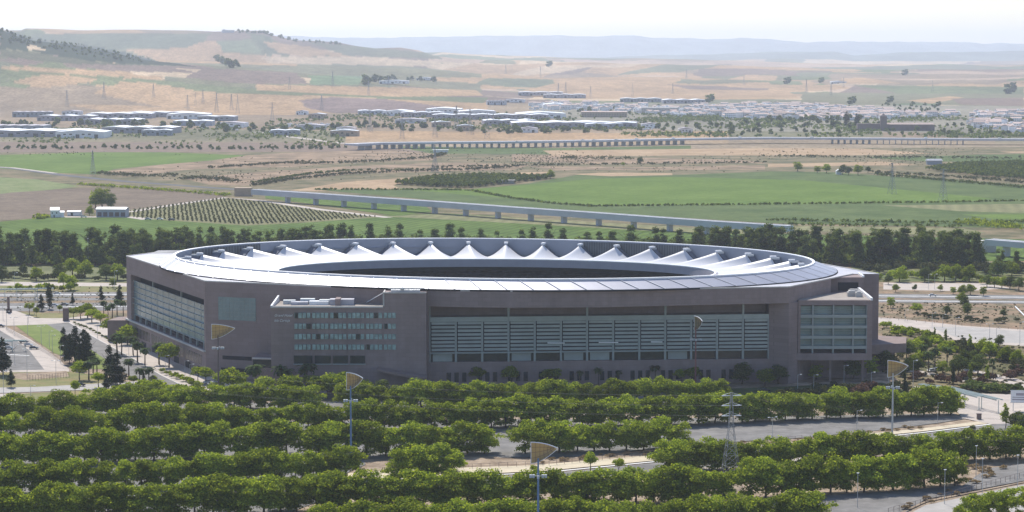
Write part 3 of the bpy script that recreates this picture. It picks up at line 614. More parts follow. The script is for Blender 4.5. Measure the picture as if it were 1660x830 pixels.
# hotel wing
hw = MB(); hx = lambda x: (x-830)/F*947
L0, L1, L2, L3 = hx(436.5), hx(447), hx(620), hx(690)
hw.prism([(L0, 947), (L2, 946.3), (L2, 963), (L0, 972)], 0, 34.6)
hw.prism([(L2, 946.3), (L3, 946), (L3, 956), (L2, 962)], 0, 40.6)
hotel = part(hw, 'hotel_wing', M['brick'])
def hp(mb, name, m, par=None):
    o = mb.build(name, m, par or ST_); o.location = (0, 0, 0) if par else (9, -1058, 0); return o
f = MB(); f.box(L0, L2, 945.9, 946.8, 34.6, 35.3); f.box(L2-.1, L2+.5, 946, 962, 35.3, 40.9); f.box(L2, L3, 945.7, 946.5, 40.6, 41.1); hp(f, 'coping', M['stone'])
f = MB(); f.add([(L0, 946, 34.6), (L0+.7, 946, 34.6), (L0+1.2, 971, 34.6), (L0+.5, 971, 34.6), (L0, 946, 35.6), (L0+.7, 946, 35.6), (L0+1.2, 971, 37.2), (L0+.5, 971, 37.2)], [(0, 1, 2, 3), (4, 5, 6, 7), (0, 1, 5, 4), (1, 2, 6, 5), (2, 3, 7, 6), (3, 0, 4, 7)])
f.tube((L2-8, 962, 35), (L2+.2, 950, 40.6), .18); hp(f, 'white_parapet', M['white'])
f = MB(); f.prism([(L0+1.3, 948), (L2-.3, 947.4), (L2-.3, 962.4), (L0+1.3, 970.6)], 34.6, 34.72); hp(f, 'gravel_roof', M['flatb'])
for (x, d, wd, dp, hh, m) in ((452, 962, 5, 3, 1.6, 'steel'), (466, 960, 7, 4, 1.2, 'flat'), (480, 963, 6, 3, 2.1, 'steel'), (496, 960, 8, 4, 1.5, 'white'), (512, 961, 6, 3, 1.9, 'steel'), (530, 960, 10, 5, 2.4, 'flat')):
    f = MB(); X = hx(x); f.box(X, X+wd, d-dp, d, 34.72, 34.72+hh); f.box(X+.5, X+wd*.4, d-dp-.5, d-dp, 34.72, 34.72+hh*.6); hp(f, 'roof_unit', M[m])
f = MB(); X = hx(632); f.box(X, X+12, 949, 951, 40.6, 41.7); f.box(X+4, X+5.5, 948.6, 950, 41.7, 42.8); f.box(X-1, X+14, 947, 948, 42.4, 42.7); hp(f, 'roof_unit', M['steel'])
f = MB(); f.box(hx(540), hx(548), 952, 960, 34.7, 37.6); hp(f, 'roof_unit', M['brick'])
for r_, (zt, zb) in enumerate(((32.6, 30.4), (28.1, 26.0), (23.8, 21.7), (19.5, 17.4))):
    for gI_ in range(6):
        for wI in range(4 if gI_ < 5 else 3):
            x0 = 475+gI_*29.2+wI*6.9
            f = MB(); f.box(hx(x0), hx(x0+5.6), 945.95, 946.95, zb, zt)
            wdw = hp(f, 'window', M['pane'] if (r_*7+gI_*3+wI*5) % 11 else M['glassd'])
            if wI == 0:
                f = MB(); f.box(hx(x0), hx(x0+.7), 945.85, 945.94, zb, zt); hp(f, 'mullion', M['frame'], wdw)
for (a, b2) in ((474, 504), (508, 534), (538, 562), (566, 590)):
    f = MB(); f.box(hx(a), hx(b2), 946.1, 947, 11.6, 14.9); hp(f, 'window', M['glassd'])
    f = MB(); f.box(hx(a)-.3, hx(b2)+.3, 945.9, 946.6, 11.2, 11.6); hp(f, 'window_sill', M['frame'])
def text(s, size, loc, m, name, parent=None, rz=0, shear=0.35, rx=math.pi/2, ext=.06):
    c = bpy.data.curves.new(name, 'FONT'); c.body = s; c.size = size; c.shear = shear; c.extrude = ext
    o = bpy.data.objects.new(name, c); COL.objects.link(o)
    bpy.context.view_layer.update(); me = bpy.data.meshes.new_from_object(o.evaluated_get(bpy.context.evaluated_depsgraph_get())); bpy.data.objects.remove(o)
    me.materials.clear(); me.materials.append(m); q = link(name, me, parent, loc); q.rotation_euler = (rx, 0, rz); return q
for (s, x, z) in (('Grand Hotel', 441.5, 31.0), ('Isla Cartuja', 441.0, 28.9)):
    text(s, 1.42, (hx(x)+9+.2, 946.6-1058, z), M['white'], 'hotel_lettering', ST_)
f = MB(); X = hx(612); f.add([(X, 938, 9.5), (X+16, 938, 6.2), (X+16, 946, 6.2), (X, 946, 9.5), (X, 938, 10.2), (X+20, 938, 6.9), (X+20, 946, 6.9), (X, 946, 10.2)], [(0, 1, 2, 3), (4, 5, 6, 7), (0, 1, 5, 4), (1, 2, 6, 5), (2, 3, 7, 6), (3, 0, 4, 7)]); hp(f, 'entrance_canopy', M['brick2'])
# louvre screen
NB = 13
f = MB(); f.wall(SL, SR, 27.2, 29.2, -.4, .2)
hp(f, 'screen_header', M['slat'])
for k in range(NB):
    f = MB(); u0, u1 = k/NB, (k+1)/NB
    for r_ in range(8):
        z = 15.0+r_*1.58; A = Vector(SL).lerp(Vector(SR), u0+.006); B_ = Vector(SL).lerp(Vector(SR), u1-.0)
        d = (B_-A).normalized(); n = Vector((d.y, -d.x))
        f.add([(*(A+n*.1), z), (*(B_+n*.1), z), (*(B_+n*.1), z+1.02), (*(A+n*.1), z+1.02), (*(A+n*-.7), z+.25), (*(B_+n*-.7), z+.25), (*(B_+n*-.3), z+1.1), (*(A+n*-.3), z+1.1)],
              [(0, 1, 2, 3), (4, 5, 6, 7), (3, 2, 6, 7), (0, 1, 5, 4), (0, 3, 7, 4), (1, 2, 6, 5)])
    hp(f, 'louvre_bay', M['slat'])
for k in range(NB+1):
    f = MB(); u = k/NB; f.wall(SL, SR, 10.3, 27.2 if k % 3 else 34.4, -.9, .35, max(0, u-.003), min(1, u+.003)); hp(f, 'screen_post', M['frame'])
f = MB(); f.wall(SL, SR, 13.9, 14.5, -.5, .5); hp(f, 'screen_sill', M['frame'])
f = MB(); f.wall(SL, SR, 14.5, 27.2, -4.2, -4.0); hp(f, 'dark_shade_wall', M['dark']); f = MB(); f.wall(SL, SR, 29.2, 34.4, -7.6, -7.5); hp(f, 'gallery_wall', M['brick'])  # wall behind the louvres is near-black: shade put into its colour
f = MB(); f.wall(SL, SR, 10.35, 13.9, -1.9, -1.6); hp(f, 'strip_window', M['glassd'])
for k in (0, 3, 5, 6, 9):
    f = MB(); f.wall(SL, SR, 10.4, 13.6, -1.5, -1.3, k/NB+.01, (k+1)/NB-.01); hp(f, 'blind', M['frame'] if k % 2 else M['slat'])
for (x, wd) in ((888, 3), (972, 3.4), (1058, 2)):
    X, D = (x-830)/F*962, 958.6+((x-694)/557.)*12; f = MB(); f.box(X, X+wd*2.4, D, D+.4, 17.8, 18.2); hp(f, 'white_slat', M['white'])
for k in range(40):
    u = .05+k*.0225
    if k % 4 == 3: continue
    f = MB(); f.wall(SL, SR, 2.0, 5.9, 0, .07, u, u+.0125); hp(f, 'window', M['glassd'])
# right wing with stacked balconies
RX = lambda x: (x-830)/F*971
A0, A1 = RX(1297), RX(1418)
b = MB(); b.prism([(A0, 975), (A1, 975), (A1, 1008), (A1-1, 1012), (A0, 990)], 9.7, 35); b.prism([(A0, 971), (A0+1, 971), (A0+1, 975), (A0, 975)], 9.7, 35)
b.prism([(RX(1409.5), 971), (A1, 971), (A1, 975), (RX(1409.5), 975)], 9.7, 35); b.box(A0+1, RX(1409.5), 971, 975, 33, 35); b.box(A0-6, RX(1409.5), 970.6, 975, 9.7, 12.6)
b.prism([(A0-6, 985), (A1, 985), (A1, 1008), (A0, 990)], 0, 9.7); rw = hp(b, 'balcony_wing', M['brick'])
b = MB(); b.prism([(A0+.6, 972), (A1-1, 972), (A1-2, 1006), (A0+2, 985)], 35, 35.12); hp(b, 'gravel_roof', M['flatb'])
b = MB(); b.add([(A1-.8, 970.6, 35), (A1, 970.6, 35), (A1-.1, 1006, 35), (A1-1.2, 1006, 35), (A1-.8, 970.6, 36.1), (A1, 970.6, 36.1), (A1-.1, 1006, 36.9), (A1-1.2, 1006, 36.9)], [(0, 1, 2, 3), (4, 5, 6, 7), (0, 1, 5, 4), (1, 2, 6, 5), (2, 3, 7, 6), (3, 0, 4, 7)]); hp(b, 'white_parapet', M['white'])
for (x, d, wd) in ((1385, 985, 4), (1391, 992, 4.5), (1397, 983, 3)):
    b = MB(); X = RX(x); b.box(X, X+wd, d, d+3, 35.1, 37); b.box(X+.6, X+wd-.6, d+.5, d+2.5, 37, 37.5); hp(b, 'roof_unit', M['stone'])
xs = [RX(q) for q in (1299.5, 1321, 1354.5, 1387, 1409.5)]
for (zt, zb) in ((32.4, 28.9), (27.6, 24.4), (23.3, 20.0), (18.9, 15.7)):
    for k in range(4):
        b = MB(); b.box(xs[k]+.35, xs[k+1]-.35, 973.2, 973.5, zb, zt); wn = hp(b, 'balcony_glass', M['glass'])
        b = MB(); b.box(xs[k]+.35, xs[k+1]-.35, 972.9, 973.0, zb+.9, zb+1.0); b.box(xs[k]+.35, xs[k+1]-.35, 972.9, 973.1, zb+2.0, zb+2.08); hp(b, 'railing', M['slat'], wn)
    b = MB(); b.box(A0+1, RX(1409.5), 971.1, 973.6, zb-1.25, zb); hp(b, 'balcony_slab', M['frame'])
for k in range(5): b = MB(); b.box(xs[k]-.3, xs[k]+.3, 971.2, 974, 12.6, 33); hp(b, 'wing_column', M['frame'])
b = MB(); b.box(A0+1, RX(1409), 974, 974.6, 12.7, 14.5); hp(b, 'strip_window', M['dark'])
for q in (1300, 1352, 1405): b = MB(); b.box(RX(q)-.5, RX(q)+.5, 974, 975.2, 0, 9.7); hp(b, 'wing_column', M['brick2'])
# upper block by the far right corner
b = MB(); b.prism([(138, 1009), (153.5, 1009), (153.5, 1024), (148, 1024), (138, 1012)], 0, 41.0)
b2 = MB(); b2.box(142.2, 151, 1008.7, 1009, 35.2, 38.8); hp(b, 'upper_block', M['brick']); hp(b2, 'opening', M['dark'])
b = MB(); b.box(152.7, 153.6, 1008.6, 1023, 41.0, 41.8); hp(b, 'white_parapet', M['white'])
b = MB(); b.add([(-176, 1124, 41.2), (-158, 1126, 41.2), (-150, 1140, 41.2), (-170, 1132, 41.2), (-172, 1127, 42.6), (-160, 1128, 42.6)], [(0, 1, 5, 4), (1, 2, 5), (2, 3, 4, 5), (3, 0, 4)]); hp(b, 'roof_hatch', M['stone'])
# ------------------------------------------------------------ trees
def leaves(centres, radii, n, size, seed, flat=1.0, hollow=0.55, droop=0.0, aniso=1.0):
    """n leaf-clump quads spread through a set of lobes -> verts, faces"""
    g = np.random.default_rng(seed); centres = np.array(centres, float); radii = np.array(radii, float)
    wgt = (radii**2); wgt /= wgt.sum(); k = g.choice(len(centres), n, p=wgt)
    d = g.normal(size=(n, 3)); d /= np.linalg.norm(d, axis=1)[:, None]; d[:, 2] = np.where(d[:, 2] < -0.3, -d[:, 2]*.4, d[:, 2])
    r = radii[k]*(hollow+(1.08-hollow)*g.random(n)**0.6)
    r = r*np.where(g.random(n) < .12, 1.0+.28*g.random(n), 1.0)
    c = centres[k]+d*r[:, None]*np.array([1, 1, flat])
    nn = d*0.9+g.normal(size=(n, 3))*0.55; nn /= np.linalg.norm(nn, axis=1)[:, None]
    a = np.cross(nn, g.normal(size=(n, 3))); a /= np.linalg.norm(a, axis=1)[:, None]; b = np.cross(nn, a)
    s = size*(0.6+0.8*g.random(n))[:, None]
    a = a*s; b = b*s*0.8
    if aniso != 1.0: a[:, 2] *= aniso; b[:, 2] *= aniso
    v = np.stack([c-a, c-b*0.9, c+a, c+b], 1).reshape(-1, 3)
    return v
def leaf_mesh(name, v, m):
    n = len(v)//4; me = bpy.data.meshes.new(name)
    me.vertices.add(n*4); me.vertices.foreach_set('co', v.astype(np.float32).ravel())
    me.loops.add(n*4); me.loops.foreach_set('vertex_index', np.arange(n*4, dtype=np.int32))
    me.polygons.add(n); me.polygons.foreach_set('loop_start', np.arange(0, n*4, 4, dtype=np.int32)); me.update(calc_edges=True)
    me.materials.append(m); return me
def trunk_mesh(name, h, r, limbs, seed, lean=0.0):
    g = random.Random(seed); mb = MB(); p = Vector((0, 0, -.2)); q = Vector((lean, 0, h)); mid = Vector((g.uniform(-.15, .15), g.uniform(-.15, .15), h*.5))
    mb.tube(p, mid, r, r*.75, 6); mb.tube(mid, q, r*.75, r*.5, 6)
    for i in range(limbs):
        a = 2*math.pi*i/limbs+g.uniform(-.4, .4); L = h*g.uniform(.5, .9)
        mb.tube(q-Vector((0, 0, h*g.uniform(0, .3))), q+Vector((math.cos(a)*L*.7, math.sin(a)*L*.7, L*.7)), r*.45, r*.15, 5)
    return mb.mesh(name, M['bark'])
def lobes_round(g, n, W, h0, h1, small=(.28, .45)):
    c = []; r = []
    for i in range(n):
        a = g.uniform(0, 6.28); t = g.random()**.5; z = h0+(h1-h0)*g.random()
        k = math.sqrt(max(0.05, 1-((z-h0)/(h1-h0)*1.5-.6)**2)) if h1 > h0 else 1
        rr = W*g.uniform(*small); c.append((math.cos(a)*t*(W-rr)*k, math.sin(a)*t*(W-rr)*k, z)); r.append(rr)
    return c, r
def proto_tree(kind, seed):
    """returns (trunk mesh, crown mesh) of a unit kind, metres"""
    g = random.Random(seed)
    if kind == 'shade':
        c, r = lobes_round(g, 26, 4.1, .8, 6.5, (.22, .34)); c.append((0, 0, 3.1)); r.append(2.5)
        v = leaves(c, r, 5600, .175, seed, .9, .45); return trunk_mesh('trunk', 2.2, .2, 5, seed), leaf_mesh('crown', v, M['leafA'])
    if kind == 'round':
        c, r = lobes_round(g, 12, 3.6, 3.4, 6.0, (.3, .45)); c.append((0, 0, 4.4)); r.append(2.3)
        v = leaves(c, r, 2400, .23, seed, .85, .45); return trunk_mesh('trunk', 2.9, .22, 4, seed), leaf_mesh('crown', v, M['leafA'])
    if kind == 'full':
        c, r = lobes_round(g, 15, 3.7, 1.4, 6.3, (.27, .42)); c.append((0, 0, 3.6)); r.append(2.4)
        v = leaves(c, r, 2800, .21, seed, .95, .45); return trunk_mesh('trunk', 2.2, .25, 4, seed), leaf_mesh('crown', v, M['leafA' if seed % 2 else 'leafB'])
    if kind == 'euc':
        c = []; r = []
        for i in range(22): z = 3+g.random()*19; rr = g.uniform(1.6, 2.9)*(1.15-.5*z/24); a = g.uniform(0, 6.28); o = g.uniform(0, 3.3)*(1.1-z/27); c.append((math.cos(a)*o, math.sin(a)*o, z)); r.append(rr)
        v = leaves(c, r, 2600, .42, seed, 1.35, .3); return trunk_mesh('trunk', 12, .35, 4, seed), leaf_mesh('crown', v, M['leafB'])
    if kind == 'conifer':
        c = []; r = []
        for i in range(16): z = 2+i*.78; rr = (2.3-.10*i)*g.uniform(.7, 1.1); a = g.uniform(0, 6.28); o = g.uniform(.3, 2.1)*(1-i/18); c.append((math.cos(a)*o, math.sin(a)*o, z)); r.append(max(.45, rr))
        v = leaves(c, r, 2600, .27, seed, 1.2, .3); return trunk_mesh('trunk', 7, .22, 3, seed), leaf_mesh('crown', v, M['leafC'])
    if kind == 'cypress':
        c = [(g.uniform(-.3, .3), g.uniform(-.3, .3), 1.2+i*.75) for i in range(15)]; r = [1.15*math.sin(math.pi*min(1, (i+2.5)/17.5))**.8 for i in range(15)]
        v = leaves(c, r, 1100, .24, seed, 1.3, .5); return trunk_mesh('trunk', 3, .16, 2, seed), leaf_mesh('crown', v, M['leafC'])
    if kind == 'poplar':
        c = [(g.uniform(-.5, .5), g.uniform(-.5, .5), 2+i*.62) for i in range(13)]; r = [1.2*math.sin(math.pi*min(1, (i+2.5)/15.5))**.8*g.uniform(.7, 1.1) for i in range(13)]
        v = leaves(c, r, 900, .25, seed, 1.2, .4); return trunk_mesh('trunk', 3, .14, 2, seed), leaf_mesh('crown', v, M['leafA'])
    if kind == 'palm':
        mb = []
        gg = np.random.default_rng(seed)
        for i in range(52):
            a = gg.uniform(0, 6.28); e = gg.uniform(-.5, 1.2); L = gg.uniform(1.9, 2.7); p = np.array([0, 0, 6.6]); prev = p
            for k in range(5):
                e2 = e-k*.36; q = prev+np.array([math.cos(a)*math.cos(e2), math.sin(a)*math.cos(e2), math.sin(e2)])*L/5
                s = np.array([-math.sin(a), math.cos(a), 0])*(.34 if k < 3 else .26)*(1 if k else .5); mb.append([prev-s*.8, q-s, q+s, prev+s*.8]); prev = q
        return trunk_mesh('trunk', 6.4, .24, 0, seed), leaf_mesh('crown', np.array(mb).reshape(-1, 3), M['leafP'])
def bush_mesh(W, h, n, m, seed, size=.28):
    g = random.Random(seed); c, r = lobes_round(g, 9, W, h*.3, h*.75, (.3, .5)); r = [min(q, h*.5) for q in r]
    v = leaves(c, r, n, size, seed, .85); v[:, 2] = np.maximum(v[:, 2], 0.02); return leaf_mesh('bush', v, m)
PT = {k: [proto_tree(k, 11*i+j*7+3) for j in range(n)] for i, (k, n) in enumerate((('shade', 6), ('round', 4), ('full', 6), ('euc', 7), ('conifer', 4), ('cypress', 2), ('poplar', 2), ('palm', 3)))}
KN = dict(shade=('shade_tree', 'tree'), round=('round_tree', 'tree'), full=('bushy_tree', 'tree'), euc=('eucalyptus_tree', 'tree'), conifer=('conifer_tree', 'tree'), cypress=('cypress_tree', 'tree'), poplar=('poplar_tree', 'tree'), palm=('palm_tree', 'palm tree'))
HT = dict(shade=7.4, round=7.2, full=7.5, euc=24.0, conifer=15.0, cypress=12.5, poplar=10.5, palm=8.4)
TR = random.Random(99)
def tree(kind, x, y, h, label, group=None, wide=1.0, pos=None, z=0.0):
    p = Vector(pos) if pos is not None else G(x, y)
    s = h/HT[kind]; t, c = TR.choice(PT[kind])
    e = empty(KN[kind][0], (p.x, p.y, LV[0] if z == 0 else z), TR.uniform(0, 6.28), label, KN[kind][1], group); e.scale = (s*wide, s*wide, s)
    link('trunk', t, e); link('crown', c, e); return e
# the shaded rows of the car park: polyline of trunk feet in pixels
ROWS = [
 ('first', 'in the tree row nearest the stadium', [[(-30, 688), (200, 673), (390, 663), (500, 668)], [(560, 664), (800, 661), (1000, 657), (1165, 654)]], 10.0, 5.9),
 ('second', 'in the second tree row from the stadium', [[(-30, 718), (250, 705), (553, 699), (900, 694), (1106, 690), (1300, 682), (1543, 674)]], 11.0, 5.6),
 ('third', 'in the third tree row from the stadium', [[(-30, 760), (250, 748), (465, 739)], [(515, 744), (785, 737)], [(852, 737), (1098, 730)]], 11.5, 5.5),
 ('fourth', 'in the fourth tree row from the stadium', [[(-30, 805), (300, 791), (562, 777)], [(646, 781), (733, 776)], [(1078, 768), (1300, 758), (1555, 749), (1700, 742)]], 10.8, 5.3),
 ('fifth', 'in the fifth tree row from the stadium', [[(-30, 857), (250, 843), (553, 828), (900, 822), (1165, 815)], [(1212, 810), (1400, 799), (1548, 788)]], 11.6, 5.2),
 ('sixth', 'in the tree row nearest the viewer', [[(520, 878), (800, 872), (1100, 868), (1320, 856)]], 10.8, 5.1)]
for nm, place, segs, h, pitch in ROWS:
    for seg in segs:
        pts = [G(*q) for q in seg]; L = [0]
        for a, b in zip(pts, pts[1:]): L.append(L[-1]+(b-a).length)
        n = max(2, int(L[-1]/pitch)+1)
        for i in range(n):
            d = L[-1]*i/(n-1); k = max(j for j in range(len(L)) if L[j] <= d+1e-6); k = min(k, len(pts)-2)
            p = pts[k].lerp(pts[k+1], (d-L[k])/(L[k+1]-L[k])); p = p+Vector((TR.uniform(-.4, .4), TR.uniform(-.5, .5), 0))
            tree('shade', 0, 0, h*TR.uniform(.82, 1.12), 'leafy green shade tree '+place, 'shade trees of the %s row' % nm, TR.uniform(1.12, 1.40), pos=p)
# eucalyptus belt behind the stadium
BG = 'eucalyptus trees of the belt behind the stadium'
def belt(P, n, hh, jit, label, grp=BG, kind='euc'):
    for i in range(n):
        u = (i+TR.uniform(.2, .8))/n*(len(P)-1); k = min(int(u), len(P)-2); a, b = G(*P[k]), G(*P[k+1]); p = a.lerp(b, u-k)+Vector((TR.uniform(-2, 2), TR.uniform(-jit, jit), 0))
        tree(kind, 0, 0, TR.uniform(*hh), label, grp, TR.uniform(1.2, 1.75), pos=p, z=.05)
belt([(-20, 425), (200, 425), (300, 424)], 62, (18, 24), 25, 'tall dark eucalyptus in the belt left of the stadium roof', 'eucalyptus trees left of the stadium roof')
belt([(-10, 430), (150, 430), (290, 430)], 30, (13, 17), 12, 'lower dark tree along the foot of the belt left of the stadium', 'lower belt trees left of the stadium')
belt([(300, 420), (420, 414), (560, 410), (1150, 414)], 66, (15, 22), 30, 'eucalyptus top showing behind the stadium roof', 'eucalyptus trees behind the stadium roof')
belt([(1120, 420), (1300, 425), (1480, 430), (1585, 432)], 92, (18, 25), 28, 'tall dark eucalyptus in the belt right of the stadium roof', 'eucalyptus trees right of the stadium roof')
belt([(1590, 434), (1700, 436)], 7, (9, 13), 10, 'lower tree at the right end of the belt', 'trees at the right end of the belt')
